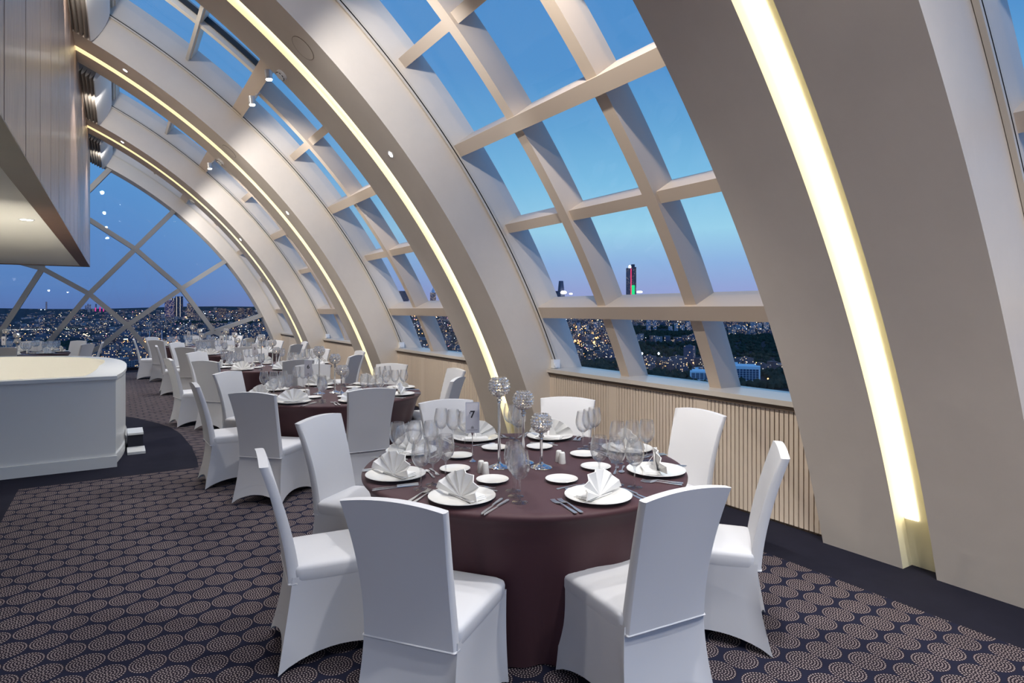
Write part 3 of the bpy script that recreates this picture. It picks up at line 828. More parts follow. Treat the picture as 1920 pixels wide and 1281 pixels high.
def digit_mesh(ch, size):
    cu = bpy.data.curves.new('digit', 'FONT'); cu.body = ch; cu.size = size; cu.align_x = 'CENTER'; cu.align_y = 'CENTER'; cu.extrude = .0004; cu.offset = size * .022
    o = bpy.data.objects.new('digit', cu); COL.objects.link(o)
    dg = bpy.context.evaluated_depsgraph_get(); me = bpy.data.meshes.new_from_object(o.evaluated_get(dg))
    bpy.data.objects.remove(o); me.name = 'digit'
    vs = [tuple(v.co) for v in me.vertices]; fs = [tuple(p.vertices) for p in me.polygons]; bpy.data.meshes.remove(me)
    return vs, fs
def make_number(ch, loc, rz, label):
    root = empty('table_number', loc, rz); tag(root, label, 'table number', 'table number stands')
    mb = MB(); mb.lathe([(.020, 0), (.0205, .003), (.013, .008), (.006, .013), (.003, .02)], 24); mb.obj('base', M['chrome'], root, 40)
    mb = MB(); mb.tube((0, 0, .018), (0, 0, .160), .0024, 10); mb.tube((0, 0, .150), (0, 0, .168), .003, 10, r2=.009); mb.obj('stem', M['chrome'], root, 40)
    mb = MB(); mb.box(-.038, .038, -.0014, .0014, .165, .338); card = mb.obj('card', M['card'], root)
    mb = MB(); e = .0022
    for x0, x1, z0, z1 in ((-.0395, .0395, .1635, .1665), (-.0395, .0395, .3365, .3395), (-.0395, -.0365, .1665, .3365), (.0365, .0395, .1665, .3365)): mb.box(x0, x1, -e, e, z0, z1)
    mb.obj('frame', M['steel'], card)
    vs, fs = digit_mesh(ch, .056); mb = MB()
    mb.add([(x, -.0019 - z, y + .268) for x, y, z in vs], fs)
    if ch == '7': mb.box(-.0165, -.0125, -.0024, -.0014, .2735, .2835)
    mb.obj('digit', M['ink'], card)
    mb = MB()   # the small crest and line of print at the foot of the card
    for x0, x1, z in ((-.008, .008, .196), (-.006, .006, .1925), (-.009, .009, .189), (-.005, .005, .200)): mb.box(x0, x1, -.0021, -.0014, z, z + .0022)
    for i in range(14): mb.box(-.029 + i * .0042, -.0262 + i * .0042, -.0021, -.0014, .1795, .1825)
    mb.obj('crest', M['inkgrey'], card)
    return root

# ------------------------------------------------------------------ the set tables
SEAT = ['near aisle corner', 'near end', 'near window corner', 'window side', 'far window corner', 'far end', 'far aisle corner', 'aisle side']
def lay(key, tx, ty, tname, chairs, settings, level, num, yaw=0):
    zt = .757
    short = tname
    table((tx, ty, 0), radians(yaw * 40), 'round banquet table under a burgundy cloth, %s' % {'7': 'the one with the number 7 card', '6': 'the one with the number 6 card', '5': 'the one with the number 5 card', '4': 'the one with the number 4 card', '3': 'close to the glazed end wall', '8': 'beyond the white curved counter'}[key], 'table', 'burgundy banquet tables')
    for i, (a, r) in enumerate(chairs):
        if a is None: continue
        rc = r - .355; ar = radians(a)
        chair((tx + rc * cos(ar), ty + rc * sin(ar), 0), ar + pi / 2, 'white covered banquet chair at the %s of %s' % (SEAT[i], tname), 'chair', 'white covered chairs')
    for i, a in enumerate(settings):
        ar = radians(a); er = Vector((cos(ar), sin(ar), 0)); et = Vector((-sin(ar), cos(ar), 0)); o = Vector((tx, ty, zt)); rz = ar + pi / 2
        rnd = random.Random(i * 7 + ord(key))
        at = lambda r, t, z=0: o + er * r + et * t + Vector((0, 0, z))
        where = '%s, %s' % (SEAT[i], tname)
        plate(at(.725, 0), rz, 'white dinner plate under a napkin, %s' % where, 'plate', 'dinner plates')
        napkins[(i + ord(key)) % 3](at(.735, 0, .0085), rz + radians(rnd.uniform(-28, 28)), 'white fan folded napkin, %s' % where, 'napkin', 'fan folded napkins')
        bread(at(.405, 0), rz, 'small white bread plate, %s' % where, 'plate', 'bread plates')
        for j, (r, dd) in enumerate(((.53, 17.5), (.62, 19.5), (.71, 21.5))):
            g = ar + radians(dd)
            glass((tx + r * cos(g), ty + r * sin(g), zt), 0, '%s of three wine glasses, %s' % (['inner', 'middle', 'outer'][j], where), 'wine glass', 'wine glasses')
        if level >= 1:
            knife(at(.765, .172), rz + pi + radians(rnd.uniform(-3, 3)), 'inner table knife beside the plate, %s' % where, 'knife', 'table knives')
            knife(at(.77, .196), rz + pi + radians(rnd.uniform(-3, 3)), 'outer table knife beside the plate, %s' % where, 'knife', 'table knives')
            fork(at(.76, -.176), rz + radians(rnd.uniform(-4, 4)), 'inner fork beside the plate, %s' % where, 'fork', 'table forks')
            fork(at(.755, -.206), rz + radians(rnd.uniform(-4, 4)), 'outer fork beside the plate, %s' % where, 'fork', 'table forks')
            spoon(at(.548, .01), rz + pi / 2, 'dessert spoon above the plate, %s' % where, 'spoon', 'dessert spoons')
            dfork(at(.515, -.01), rz - pi / 2, 'dessert fork above the plate, %s' % where, 'fork', 'dessert forks')
    for (mk, nm), (dx, dy) in zip(candles, ((-.162, 0.0), (.004, .012), (.030, -.128))):
        mk((tx + dx, ty + dy, zt), 0, '%s crystal globe candle holder on %s' % (nm, tname), 'candle holder', 'crystal candle holders')
    salt((tx - .297, ty - .036, zt), 0, 'white salt shaker beside the number stand on %s' % tname, 'salt shaker', 'shakers')
    pepper((tx - .296, ty - .080, zt), 0, 'white pepper shaker beside the number stand on %s' % tname, 'pepper shaker', 'shakers')
    salt((tx + .196, ty - .066, zt), 0, 'white salt shaker on the window side of the candles on %s' % tname, 'salt shaker', 'shakers')
    pepper((tx + .186, ty - .110, zt), 0, 'white pepper shaker on the window side of the candles on %s' % tname, 'pepper shaker', 'shakers')
    make_number(num, (tx - .222, ty + .195, zt), radians(-26), 'chrome stand with a grey card showing a table number, on %s' % tname)

std = [-135, -90, -45, 0, 45, 90, 135, 180]
lay('7', 1.937, 2.921, 'number 7 table', [(-143, 1.395), (-95.5, 1.306), (-50.5, 1.337), (-1.7, 1.41), (42.1, 1.372), (82.8, 1.323), (127.5, 1.386), (172.6, 1.376)],
    [-146.5, -95.5, -48, -5, 42.5, 83, 126, 170.5], 1, '7')
lay('6', 1.93, 6.48, 'number 6 table', [(-133.8, 1.43), (-92.9, 1.31), (-44.2, 1.34), (-1.3, 1.41), (44.3, 1.436), (84, 1.43), (131.9, 1.34), (-178, 1.32)],
    [-137, -92, -46, -2, 44, 87, 133, 180], 1, '6')
lay('5', 2.05, 10.14, 'number 5 table', [(-138, 1.41), (-88, 1.43), (-45, 1.4), (0, 1.4), (45, 1.4), (90, 1.4), (131, 1.45), (-171, 1.45)], std, 0, '5')
lay('4', 2.05, 13.75, 'number 4 table', [(-135, 1.4), (-90, 1.4), (-45, 1.4), (0, 1.4), (45, 1.4), (90, 1.4), (135, 1.4), (180, 1.4)], std, 0, '4')
lay('3', 1.75, 17.15, 'table by the glazed end', [(-135, 1.4), (-90, 1.4), (-45, 1.4), (0, 1.4), (45, 1.4), (90, 1.4), (135, 1.4), (180, 1.4)], std, 0, '3')
lay('8', -1.68, 15.85, 'table beyond the counter', [(-135, 1.4), (-92, 1.4), (-30, 1.4), (0, 1.45), (45, 1.4), (85, 1.4), (130, 1.4), (180, 1.4)], std, 0, '8')

# ------------------------------------------------------------------ the city outside
def ground_z(d, x=0): 
    return -112 + 108 * min(1, max(0, (d - 1400) / 7500)) ** .8
def city_pt(px, d):
    """a point at distance d along the bearing of column px"""
    x = (px - 960) / 1168.0; s, c = sin(TH), cos(TH)
    return Vector((d * (s + x * c), d * (c - x * s), 0))
def mat_building(name, base, lit, seedoff=0.0, sky=False):
    m = bpy.data.materials.new(name); m.use_nodes = True
    nt = NT(m.node_tree); p = m.node_tree.nodes['Principled BSDF']
    uv = nt.new('ShaderNodeUVMap'); sp = nt.new('ShaderNodeSeparateXYZ'); nt.l.new(uv.outputs[0], sp.inputs[0])
    gu, gv = nt.m('DIVIDE', sp.outputs[0], 3.4), nt.m('DIVIDE', sp.outputs[1], 3.1)
    fu, fv = nt.m('FRACT', gu), nt.m('FRACT', gv)
    win = nt.m('MULTIPLY', nt.m('LESS_THAN', nt.m('ABSOLUTE', nt.m('SUBTRACT', fu, .5)), .27), nt.m('LESS_THAN', nt.m('ABSOLUTE', nt.m('SUBTRACT', fv, .55)), .26))
    wall = nt.m('GREATER_THAN', sp.outputs[1], -.5)
    win = nt.m('MULTIPLY', win, wall)
    cb = nt.new('ShaderNodeCombineXYZ'); nt.put(cb.inputs[0], nt.m('FLOOR', gu)); nt.put(cb.inputs[1], nt.m('FLOOR', gv)); cb.inputs[2].default_value = seedoff
    wn = nt.new('ShaderNodeTexWhiteNoise'); nt.l.new(cb.outputs[0], wn.inputs['Vector'])
    on = nt.m('MULTIPLY', nt.m('LESS_THAN', wn.outputs['Value'], lit), win)
    at = nt.new('ShaderNodeAttribute'); at.attribute_name = 'tone'
    colr = nt.mix(win, at.outputs['Color'], (.03, .035, .05, 1))
    nt.l.new(colr, p.inputs['Base Color']); p.inputs['Roughness'].default_value = .8
    ramp = nt.new('ShaderNodeValToRGB'); e = ramp.color_ramp.elements; e[0].color = (1, .55, .18, 1); e[1].color = (.85, .9, 1, 1)
    k = ramp.color_ramp.elements.new(.55); k.color = (1, .78, .45, 1)
    nt.l.new(wn.outputs['Color'], ramp.inputs[0])
    nt.l.new(ramp.outputs[0], p.inputs['Emission Color']); nt.l.new(nt.m('MULTIPLY', on, 1.1), p.inputs['Emission Strength'])
    m.cycles.emission_sampling = 'NONE'
    return m
M['bld'] = mat_building('city_facade', None, .16)
M['bldlit'] = mat_building('city_facade_lit', None, .34, 5.0)
TONES = [(.17, .15, .18), (.23, .20, .22), (.14, .13, .19), (.20, .15, .17), (.32, .29, .32), (.10, .09, .14), (.17, .11, .12)]
class City:
    def __init__(s): s.v = []; s.f = []; s.uv = []; s.tone = []
    def block(s, c, w, l, h, rot, tone, z0, roof=None, uo=0):
        b = len(s.v); ca, sa = cos(rot), sin(rot)
        for z in (z0, z0 + h):
            for x, y in ((-w / 2, -l / 2), (w / 2, -l / 2), (w / 2, l / 2), (-w / 2, l / 2)):
                s.v.append((c[0] + x * ca - y * sa, c[1] + x * sa + y * ca, z))
        u = uo; dims = (w, l, w, l)
        for i in range(4):
            j = (i + 1) % 4
            s.f.append((b + i, b + j, b + 4 + j, b + 4 + i)); s.uv += [(u, 0), (u + dims[i], 0), (u + dims[i], h), (u, h)]; u += dims[i]; s.tone += [tone] * 4
        rt = roof or tuple(t * .8 for t in tone)
        s.f.append((b + 4, b + 5, b + 6, b + 7)); s.uv += [(0, -9)] * 4; s.tone += [rt] * 4
    def mesh(s, name, m):
        me = bpy.data.meshes.new(name); me.from_pydata(s.v, [], s.f); me.materials.append(m)
        ul = me.uv_layers.new(name='UVMap'); ul.data.foreach_set('uv', [q for p in s.uv for q in p])
        ca = me.color_attributes.new('tone', 'FLOAT_COLOR', 'CORNER'); ca.data.foreach_set('color', [q for t in s.tone for q in (t[0], t[1], t[2], 1)])
        me.update(); return me

rc = random.Random(5)
# terrain
mb = MB(); ds = [60, 300, 600, 900, 1200, 1500, 1900, 2400, 3000, 3800, 4800, 6000, 7500, 9000, 11000, 14000, 18000, 24000]
na = 64; rings = []
for d in ds:
    row = []
    for j in range(na + 1):
        px = -1400 + 4600 * j / na
        ang = TH + math.atan(0) ; 
        b = -1.25 + 2.6 * j / na
        h = ground_z(d)
        if d > 9000: h = 10 + (d - 9000) / 15000 * 150 * (.55 + .45 * sin(b * 7 + 1) * cos(b * 13)) 
        row.append((d * sin(b + .4), d * cos(b + .4), h))
    rings.append(row)
mb.loft(rings, False)
M['land'] = mat('dusk_land', (.022, .025, .034, 1), .95, noise=.4, nscale=.004, spec=.1)
tag(mb.obj('terrain', M['land'], None, 60), kind='structure')
# parks, where trees stand in place of buildings: (px0, px1, d0, d1)
PARKS = [(1060, 1180, 930, 1330), (1170, 1500, 1280, 1900), (1180, 1500, 900, 1130), (1180, 1300, 2050, 3000), (60, 170, 1500, 1900), (330, 520, 3300, 3700), (60, 150, 2500, 2750), (640, 700, 2600, 3300), (1350, 1500, 1900, 2250)]
def in_park(px, d): return any(a <= px <= b and c <= d <= e for a, b, c, e in PARKS)
LMS = [(1183, 4300, 40, 160), (1052, 6000, 30, 200), (1041, 5600, 12, 90), (757, 3600, 16, 90), (812, 3900, 11, 80), (318, 4600, 14, 90), (325, 4700, 10, 80), (336, 4700, 12, 90), (357, 4700, 10, 80), (416, 5200, 12, 100), (452, 5300, 11, 90), (467, 5350, 11, 90),
       (292, 1750, 22, 45), (226, 1990, 34, 60), (1324, 1010, 42, 40), (1396, 985, 40, 40), (87, 8600, 6, 90), (161, 8600, 6, 90), (165, 8600, 6, 90), (169, 8600, 6, 90), (180, 8600, 6, 90), (179, 7000, 6, 80), (187, 7000, 6, 80), (194, 7000, 6, 80), (1290, 2680, 60, 130), (1405, 2680, 50, 130), (1100, 2680, 30, 130), (1222, 2680, 18, 130), (1245, 1440, 75, 30)]
def near_lm(px, d): return any(abs(px - a) < w and abs(d - e) < q for a, e, w, q in LMS)
GRID = {}
def free(c, r):
    gx, gy = int(c.x // 40), int(c.y // 40)
    for i in (-1, 0, 1):
        for j in (-1, 0, 1):
            for x, y, q in GRID.get((gx + i, gy + j), ()):
                if (x - c.x) ** 2 + (y - c.y) ** 2 < (q + r) ** 2: return False
    return True
def occupy(c, r): GRID.setdefault((int(c.x // 40), int(c.y // 40)), []).append((c.x, c.y, r))
cands = []
tries = 0
while len(cands) < 7400 and tries < 130000:
    tries += 1
    px = rc.uniform(-520, 1980); d = 930 * (9.6 ** (rc.random() ** .9))
    if 560 < px < 610 and d < 1500: continue
    if near_lm(px, d) or in_park(px, d) or (690 < px < 1000 and d > 0 and rc.random() < .55): continue
    if d < 1900 and rc.random() < .30: continue
    c = city_pt(px, d); w = rc.uniform(11, 22); l = rc.uniform(11, 30); h = rc.choice((9, 12, 15, 15, 18, 18, 21, 24)) * rc.uniform(.9, 1.1)
    if rc.random() < .03: h *= 2.2; w = l = rc.uniform(14, 20)
    if d > 3500: w *= 1.3; l *= 1.3
    rr = .5 * sqrt(w * w + l * l)
    if not free(c, rr): continue
    occupy(c, rr)
    cands.append((d, px, c, w, l, h, rc.uniform(0, pi)))
cands.sort(key=lambda t: t[0] / (t[5] + 6))
vis = [t for t in cands if -5 < t[1] < 520 or 1040 < t[1] < 1480 or 610 < t[1] < 650 or 745 < t[1] < 870]
near = vis[:210]; ids = set(id(t) for t in near); rest = [t for t in cands if id(t) not in ids]
for i, (d, px, c, w, l, h, rot) in enumerate(near):
    ct = City(); tone = rc.choice(TONES); roof = rc.choice(((.18, .08, .07), (.13, .11, .14), (.22, .20, .23), (.15, .07, .07)))
    ct.block((0, 0), w, l, h, rot, tone, 0, roof, uo=rc.randint(0, 900) * 3.4)
    ct.block((rc.uniform(-2, 2), rc.uniform(-2, 2)), w * .35, l * .3, 2.6, rot, tone, h, roof)
    o = link('apartment_building', ct.mesh('apartment_building', M['bld']))
    o.location = (c.x, c.y, ground_z(d) - 1)
    tag(o, 'low apartment block with scattered lit windows in the dusk city outside', 'building', 'apartment blocks in the city')
ct = City()
for d, px, c, w, l, h, rot in rest: ct.block(c, w, l, h, rot, rc.choice(TONES), ground_z(d) - 1, rc.choice(((.18, .08, .07), (.12, .11, .14), (.22, .20, .23))), uo=rc.randint(0, 900) * 3.4)
tag(link('city_blocks', ct.mesh('city_blocks', M['bld'])), 'mass of small distant buildings spreading to the horizon', 'city', kind='stuff')

# landmarks
def landmark(name, px, d, parts, label, cat, m, rot=None, base=None):
    c = city_pt(px, d); ct = City()
    r = rot if rot is not None else -math.atan2(c.x, c.y)
    for (dx, dy, w, l, h, z0, tone) in parts:
        q = Vector((dx * cos(r) - dy * sin(r), dx * sin(r) + dy * cos(r)))
        ct.block(q, w, l, h, r, tone, z0, uo=rc.randint(0, 500) * 3.4)
    o = link(name, ct.mesh(name, m)); o.location = (c.x, c.y, ground_z(d) if base is None else base); tag(o, label, cat); return o, r
M['bldDark'] = mat_building('dark_tower_facade', None, .05, 9.0)
def zpx(y, d): return 1.62 + (582 - y) / 1168.0 * d
def tower(px, wpx, ytop, d, label, tone, m, depth=None, name='tower_block'):
    w = wpx / 1168 * d; h = zpx(ytop, d) - ground_z(d)
    return landmark(name, px, d, [(0, 0, w, depth or w, h, 0, tone)], label, 'tower', m)
d = 4300
o, r = landmark('skyscraper', 1183, d, [(-16, 0, 34, 40, zpx(503, d) - ground_z(d), 0, (.07, .13, .19)), (14, 6, 24, 40, zpx(496, d) - ground_z(d), 0, (.05, .075, .13)), (30, 10, 12, 36, zpx(501, d) - ground_z(d), 0, (.05, .06, .1))],
                'tall dark skyscraper with a red light line and a bright lamp on its roof', 'tower', M['bldDark'])
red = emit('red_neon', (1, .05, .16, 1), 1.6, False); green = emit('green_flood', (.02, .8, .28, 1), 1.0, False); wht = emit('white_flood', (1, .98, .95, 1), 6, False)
mb = MB(); Rm = Matrix.Rotation(r, 4, 'Z'); ht = zpx(503, d) - ground_z(d)
mb.box(-1.5, 3.5, -24, -21, 20, ht - 4, 0, Rm); mb.obj('red_light_line', red, o)
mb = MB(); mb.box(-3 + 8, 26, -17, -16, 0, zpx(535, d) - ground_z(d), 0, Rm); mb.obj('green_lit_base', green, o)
mb = MB(); mb.lathe([(.5, -10), (8, -4), (9, 2), (5, 9), (.5, 14)], 10, c=Rm @ Vector((-8, 0, ht + 8))); mb.obj('roof_lamp', wht, o)
mb = MB(); mb.lathe([(1, -7), (17, -4), (20, 0), (17, 5), (1, 8)], 14, c=Rm @ Vector((58, -25, zpx(548, d) - ground_z(d)))); mb.obj('lit_sign', wht, o)
d = 6000
c = city_pt(1052, d); mb = MB(); h = zpx(527, d) - ground_z(d)
mb.loft([[(sx * w, sy * w, z) for sx, sy in ((-1, -1), (1, -1), (1, 1), (-1, 1))] for w, z in ((32, 0), (27, h * .5), (15, h))], True, True, True)
o = mb.obj('tower_block', mat('slate_tower', (.07, .08, .13, 1), .5)); o.location = (c.x, c.y, ground_z(d)); tag(o, 'slender tapering dark tower with bright floodlights at its foot', 'tower')
mb = MB(); mb.lathe([(1, -14), (26, -8), (30, 4), (18, 14), (1, 18)], 12, c=(0, -40, zpx(549, d) - ground_z(d))); mb.lathe([(1, -8), (16, -4), (16, 4), (1, 9)], 10, c=(88, -40, zpx(551, d) - ground_z(d))); mb.obj('floodlight', wht, o)
tower(1041, 10, 546, 5600, 'squat dark block beside the floodlit foot of the tapering tower', (.06, .07, .13), M['bldDark'])
tower(757, 19, 546, 3600, 'squat dark blue office block above the sill of the second window', (.04, .08, .15), M['bldDark'])
o, r = tower(812, 11, 549, 3900, 'ribbed tower with a pointed white crown above the second window sill', (.16, .15, .22), M['bldlit'])
mb = MB(); h = zpx(549, 3900) - ground_z(3900); mb.lathe([(11, h), (9, h + 12), (3, h + 24), (.4, h + 32)], 10); mb.obj('crown', mat('pale_crown', (.6, .6, .7, 1), .4), o, 50)
# business towers in the end window
wl = emit('white_light_line', (1, .9, .78, 1), .7, False)
o, r = tower(318, 16, 563, 4600, 'blue lit office slab at the foot of the twin towers', (.06, .07, .22), M['bldlit'])
for px, w, y, t in ((325, 9, 559, (.07, .08, .13)), (336, 13, 556, (.06, .07, .12))):
    o, r = tower(px, w, y, 4700, 'dark office tower with pale vertical light lines, %s of the twin towers' % ('narrower' if w == 9 else 'wider'), t, M['bldDark'])
    Rm = Matrix.Rotation(r, 4, 'Z'); h = zpx(y, 4700) - ground_z(4700); ww = w / 1168 * 4700
    mb = MB()
    for q in ((-.42, .0) if w == 9 else (-.36, .1)): mb.box(ww * q, ww * q + 3.2, -ww / 2 - 2, -ww / 2 - .5, 8, h - 2, 0, Rm)
    mb.obj('light_line', wl, o)
tower(357, 11, 569, 4700, 'dark banded office block beside the twin towers', (.06, .07, .13), M['bldlit'])
tower(416, 15, 578, 5200, 'broad brown block on the skyline, inward of the lattice node', (.20, .10, .11), M['bld'])
tower(452, 12, 577, 5300, 'first of two brown skyline blocks close to the end arch', (.20, .10, .11), M['bld'])
tower(467, 12, 578, 5350, 'second of two brown skyline blocks close to the end arch', (.17, .09, .10), M['bld'])
for px, y in ((87, 566), (161, 573), (165, 570), (169, 571), (180, 570)):
    o, r = tower(px, 2.6, y, 8600, 'thin pale high-rise standing on the far skyline', (.22, .22, .32), M['bld'], name='high_rise'); o['group'] = 'thin high-rises on the skyline'
mag = emit('magenta_neon', (1, .06, .42, 1), .9, False)
for px, y, t in ((179, 577, 'slim'), (187.5, 576, 'broad'), (194, 579, 'short')):
    o, r = tower(px, 2.6, y, 7000, '%s magenta lit tower on the skyline of the end window' % t, (.2, .08, .2), M['bld'])
    w = 2.2 / 1168 * 7000; h = zpx(y, 7000) - ground_z(7000); mb = MB(); mb.box(-w * .35, w * .35, -w / 2 - 3, -w / 2 - 1, 4, h, 0, Matrix.Rotation(r, 4, 'Z')); mb.obj('neon_face', mag, o)
# mosque with two minarets
d = 1750; c = city_pt(292, d); root = empty('mosque', (c.x, c.y, ground_z(d)), -math.atan2(c.x, c.y)); tag(root, 'domed mosque lit green with two thin minarets beyond the end window', 'mosque')
mb = MB(); mb.box(-17, 17, -14, 14, 0, 9); mb.obj('prayer_hall', mat('mosque_stone', (.42, .43, .42, 1), .8), root)
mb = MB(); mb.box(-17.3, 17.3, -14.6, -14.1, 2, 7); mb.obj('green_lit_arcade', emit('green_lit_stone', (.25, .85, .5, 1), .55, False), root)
mb = MB(); mb.lathe([(12, 9), (11.5, 13), (9, 17.5), (5, 20.5), (.4, 22), (.3, 25)], 20); mb.obj('dome', mat('lead_dome', (.2, .22, .28, 1), .5), root, 60)
for x in (-15, 15):
    mb = MB(); mb.lathe([(1.6, 0), (1.5, 22), (2.2, 23), (2.2, 24.5), (1.2, 25), (1.1, 40), (1.7, 41), (.9, 42), (.1, 52)], 10, c=(x, -4, 0)); mb.obj('minaret', mat('minaret_stone', (.6, .6, .66, 1), .7), root, 60)
# floodlit pitch beside a large hall
d = 1990; c = city_pt(226, d); root = empty('sports_hall', (c.x, c.y, ground_z(d)), -math.atan2(c.x, c.y)); tag(root, 'floodlit white hall glowing in the city beyond the end window', 'building')
mb = MB(); mb.box(-38, 38, -20, 20, 0, 9); mb.obj('hall', mat('hall_wall', (.5, .48, .44, 1), .8), root)
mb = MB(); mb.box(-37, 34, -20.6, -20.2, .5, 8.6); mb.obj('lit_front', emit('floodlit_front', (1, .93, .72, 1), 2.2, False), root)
# white institute building among the trees, with glazed strips
d = 985; r0 = -math.atan2(city_pt(1372, d).x, city_pt(1372, d).y)
def institute(px, d, w, h, label, n):
    c = city_pt(px, d); root = empty('office_building', (c.x, c.y, ground_z(d)), -math.atan2(c.x, c.y)); tag(root, label, 'building')
    wm = mat('floodlit_white_render', (.85, .87, .9, 1), .7)  # white wall, brightened to carry the light of its own floodlights
    mb = MB(); mb.box(-w / 2, w / 2, -9, 9, 0, h); mb.box(-w / 2 + 3, w / 2 - 6, -6, 6, h, h + 2.4); mb.box(-w / 2 + 8, -w / 2 + 13, -4, 4, h + 2.4, h + 5); mb.obj('body', wm, root)
    mb = MB(); p = (w - 4) / n
    for i in range(n): mb.box(-w / 2 + 2 + p * i + p * .08, -w / 2 + 2 + p * (i + 1) - p * .08, -9.25, -8.9, h * .16, h * .82)
    mb.obj('glazing', mat('office_glass', (.05, .07, .14, 1), .2), root)
    mb = MB()
    for k in range(1, 5): mb.box(-w / 2 + 2, w / 2 - 2, -9.4, -8.95, h * (.16 + .132 * k), h * (.16 + .132 * k) + .35)
    mb.obj('spandrel', wm, root)
institute(1324, 1010, 50, 15, 'low white institute building with strip glazing, nearer the ribbed tower view', 7)
institute(1396, 985, 46, 26, 'tall white institute building with dark glazed bays among the trees', 9)
# cluster of apartment towers above the park
for i, (px, w, y) in enumerate(((1257, 8, 612), (1268, 7, 606), (1279, 9, 610), (1291, 8, 603), (1299, 7, 612), (1309, 9, 611), (1319, 9, 605), (1372, 8, 615), (1384, 9, 609), (1396, 9, 612), (1412, 10, 603), (1424, 8, 606), (1437, 9, 604), (1085, 7, 606), (1101, 6, 612), (1117, 7, 604), (1216, 8, 600), (1228, 7, 598))):
    d = 2600 + (i * 37) % 160
    o, r = tower(px, w, y, d, 'pale apartment tower in the cluster beyond the park', rc.choice(((.40, .42, .5), (.46, .46, .5), (.34, .36, .46))), M['bldlit' if i % 3 == 0 else 'bld'], name='apartment_tower'); o['group'] = 'apartment towers beyond the park'

# trees of the parks: far too many to count
rt = random.Random(9); mb = MB()
ico = [(0, 0, 1), (.894, 0, .447), (.276, .851, .447), (-.724, .526, .447), (-.724, -.526, .447), (.276, -.851, .447), (.724, .526, -.447), (-.276, .851, -.447), (-.894, 0, -.447), (-.276, -.851, -.447), (.724, -.526, -.447), (0, 0, -1)]
icf = [(0, 1, 2), (0, 2, 3), (0, 3, 4), (0, 4, 5), (0, 5, 1), (1, 6, 2), (2, 7, 3), (3, 8, 4), (4, 9, 5), (5, 10, 1), (2, 6, 7), (3, 7, 8), (4, 8, 9), (5, 9, 10), (1, 10, 6), (6, 11, 7), (7, 11, 8), (8, 11, 9), (9, 11, 10), (10, 11, 6)]
def tree(px, d, s):
    c = city_pt(px, d); z = ground_z(d)
    if near_lm(px, d) or not free(c, s): return
    mb.add([(c.x + x * s * rt.uniform(.8, 1.2), c.y + y * s * rt.uniform(.8, 1.2), z + s * .8 + q * s * rt.uniform(.8, 1.25)) for x, y, q in ico], icf)
for a, b2, d0, d1 in PARKS:
    n = int(min(700, (b2 - a) * (d1 - d0) / 150.0))
    for i in range(n):
        d = rt.uniform(d0, d1); px = rt.uniform(a, b2)
        if 1290 < px < 1425 and 955 < d < 1060: continue
        tree(px, d, rt.uniform(3.5, 7.5))
for i in range(2000):
    d = 930 * (7 ** rt.random()); tree(rt.uniform(-300, 1760), d, rt.uniform(3, 6))
M['tree'] = mat('dusk_tree', (.030, .042, .030, 1), .95, noise=.35, nscale=.02, spec=.05)
tag(mb.obj('forest', M['tree']), 'dark dusk trees filling the parks between the buildings', 'trees', kind='stuff')

# street and window lights of the city, seen as points
def lights(name, label, color, strength, items):
    mb = MB()
    for px, d, h, s in items:
        c = city_pt(px, d); z = ground_z(d) + h; k = s * d / 1168.0
        mb.add([(c.x + k, c.y, z), (c.x - k, c.y, z), (c.x, c.y + k, z), (c.x, c.y - k, z), (c.x, c.y, z + k), (c.x, c.y, z - k)],
               [(0, 2, 4), (2, 1, 4), (1, 3, 4), (3, 0, 4), (2, 0, 5), (1, 2, 5), (3, 1, 5), (0, 3, 5)])
    tag(mb.obj(name, emit(name, color, strength, False)), label, 'lights', kind='stuff')
rl = random.Random(21)
def ok(px, d): return not in_park(px, d)
def scatter(n, s0, s1, x0=-300, x1=1760, d0=950, d1=8000, pw=1.0):
    out = []
    while len(out) < n:
        px = rl.uniform(x0, x1); d = d0 * ((d1 / d0) ** (rl.random() ** pw))
        if ok(px, d): out.append((px, d, rl.uniform(4, 14), rl.uniform(s0, s1)))
    return out
amber = scatter(1080, .5, 1.1) + scatter(230, .7, 1.6, 225, 345, 1120, 2000) + scatter(80, .6, 1.2, 1040, 1175, 1500, 2900)
amber += [(1062 + i * 1.3 + rl.uniform(-2, 2), 1950 + rl.uniform(-160, 160), 6, rl.uniform(1.0, 2.2)) for i in range(44)]
amber += [(1150 + i * 12.5, 1235 + rl.uniform(-20, 20), 8, rl.uniform(1.1, 1.8)) for i in range(18)]
amber += [(720 + i * 4.5, 2200 - i * 110 + rl.uniform(-60, 60), 6, rl.uniform(.8, 1.4)) for i in range(9)]
amber += [(236 + rl.uniform(0, 22), 1960 + rl.uniform(-60, 40), rl.uniform(3, 12), rl.uniform(1.2, 2.4)) for i in range(14)]
amber += [(px, d, 8, 2.0) for px, d in ((268, 1290), (291, 1420), (302, 1240), (260, 1190), (330, 1330), (280, 1130), (1300, 1075), (1415, 1000), (1270, 1085), (1440, 960))]
lights('amber_street_lights', 'scattered amber street lamps of the dusk city', (1, .42, .12, 1), 7, amber)
warm = scatter(1350, .45, .95) + scatter(160, .5, .9, -20, 170, 2600, 8000) + scatter(90, .5, 1.2, 85, 140, 4500, 8200)
warm += [(118 + rl.uniform(0, 52), 2250 + rl.uniform(-120, 160), 8, rl.uniform(.6, 1.1)) for i in range(46)]
lights('warm_city_lights', 'scattered warm yellow lights of the dusk city', (1, .75, .42, 1), 6, warm)
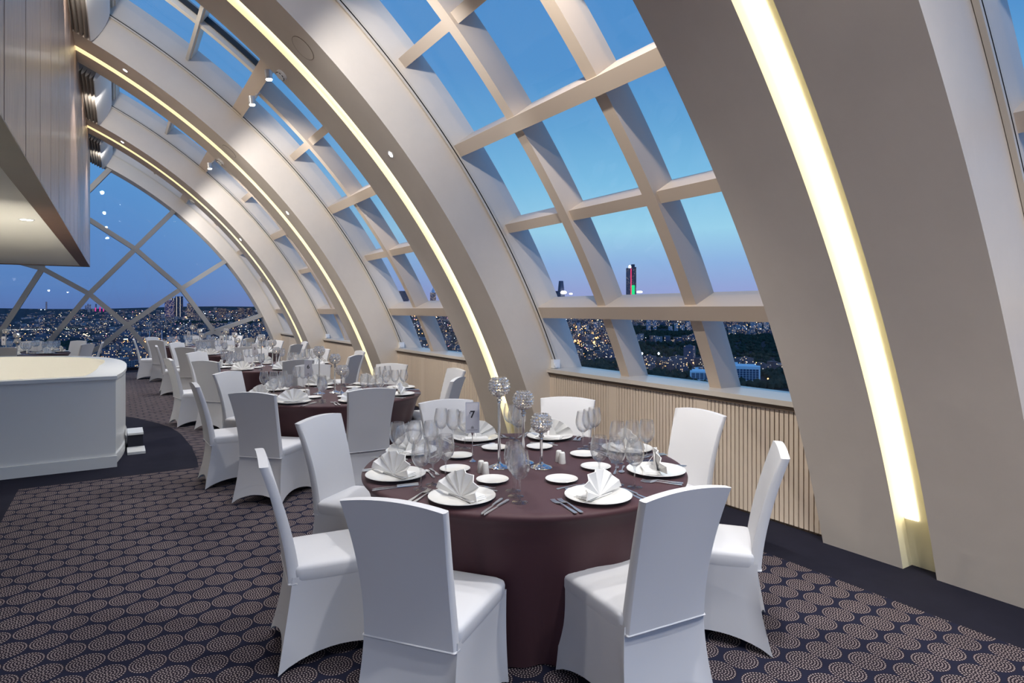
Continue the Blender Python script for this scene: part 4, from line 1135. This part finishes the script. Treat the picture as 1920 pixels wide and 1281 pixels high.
white = scatter(1000, .4, .85) + [(px, d, h, s) for px, d, h, s in ((1204, 1440, 12, 2.6), (1235, 1440, 12, 2.8), (212, 1985, 12, 3.2), (460, 1750, 10, 2.4), (467, 1750, 10, 2.4), (333, 2600, 10, 2.2), (384, 5600, 10, 2.2), (77, 8200, 10, 2.6), (84, 8200, 10, 2.2), (152, 8300, 10, 1.8))]
lights('white_city_lights', 'scattered cool white lights of the dusk city', (.85, .92, 1, 1), 5, white)
rose = scatter(260, .45, .9, -20, 1500, 1500, 8200)
lights('rose_city_lights', 'scattered rose coloured lights of the dusk city', (1, .32, .42, 1), 4.5, rose)
# floodlit strip by the park road
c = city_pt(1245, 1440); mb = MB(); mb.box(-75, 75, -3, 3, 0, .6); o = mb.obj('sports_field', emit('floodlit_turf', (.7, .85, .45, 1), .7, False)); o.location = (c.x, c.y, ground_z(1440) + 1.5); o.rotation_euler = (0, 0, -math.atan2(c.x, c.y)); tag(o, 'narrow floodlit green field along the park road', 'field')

# ------------------------------------------------------------------ dusk sky
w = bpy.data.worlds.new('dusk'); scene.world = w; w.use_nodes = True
nt = NT(w.node_tree); w.node_tree.nodes.clear()
out = nt.new('ShaderNodeOutputWorld'); bg = nt.new('ShaderNodeBackground'); tc = nt.new('ShaderNodeTexCoord')
nm = nt.new('ShaderNodeVectorMath', operation='NORMALIZE'); nt.l.new(tc.outputs['Generated'], nm.inputs[0])
sp = nt.new('ShaderNodeSeparateXYZ'); nt.l.new(nm.outputs[0], sp.inputs[0])
def ramp(stops):
    r = nt.new('ShaderNodeValToRGB'); e = r.color_ramp.elements
    while len(e) > 1: e.remove(e[0])
    e[0].position = stops[0][0]; e[0].color = lin(*stops[0][1])
    for p, c in stops[1:]:
        k = e.new(p); k.color = lin(*c)
    nt.l.new(nt.m('MAXIMUM', sp.outputs[2], 0.0), r.inputs[0]); return r.outputs[0]
east = ramp([(0, (158, 158, 206)), (.03, (150, 164, 213)), (.075, (146, 182, 226)), (.125, (158, 212, 236)), (.20, (128, 192, 229)), (.28, (104, 168, 216)), (.36, (86, 148, 206)), (.6, (76, 136, 200)), (1, (66, 122, 188))])
west = ramp([(0, (90, 116, 172)), (.03, (91, 129, 187)), (.10, (93, 139, 198)), (.2, (92, 151, 209)), (.35, (86, 148, 208)), (.6, (78, 138, 202)), (1, (66, 122, 188))])
a = math.atan((1420 - 960) / 1168.0) + TH
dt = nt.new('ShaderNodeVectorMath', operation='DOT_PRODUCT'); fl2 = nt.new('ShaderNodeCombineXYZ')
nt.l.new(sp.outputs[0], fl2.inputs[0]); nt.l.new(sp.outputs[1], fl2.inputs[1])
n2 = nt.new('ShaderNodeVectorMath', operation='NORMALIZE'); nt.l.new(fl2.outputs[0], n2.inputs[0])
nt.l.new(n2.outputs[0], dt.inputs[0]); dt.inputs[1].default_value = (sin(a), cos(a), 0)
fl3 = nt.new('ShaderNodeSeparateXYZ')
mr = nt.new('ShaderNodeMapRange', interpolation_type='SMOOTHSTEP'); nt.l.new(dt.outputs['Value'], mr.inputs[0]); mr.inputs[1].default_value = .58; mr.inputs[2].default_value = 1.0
nt.l.new(nt.mix(mr.outputs[0], west, east), bg.inputs[0]); bk = nt.new('ShaderNodeMapRange'); nt.l.new(n2.outputs[0], fl3.inputs[0]); nt.l.new(fl3.outputs[1], bk.inputs[0]); bk.inputs[1].default_value = -.75; bk.inputs[2].default_value = -.1; bk.inputs[3].default_value = 1.7; bk.inputs[4].default_value = 1.0; nt.l.new(bk.outputs[0], bg.inputs[1])  # sky behind the camera brightened as added fill for the chair backs
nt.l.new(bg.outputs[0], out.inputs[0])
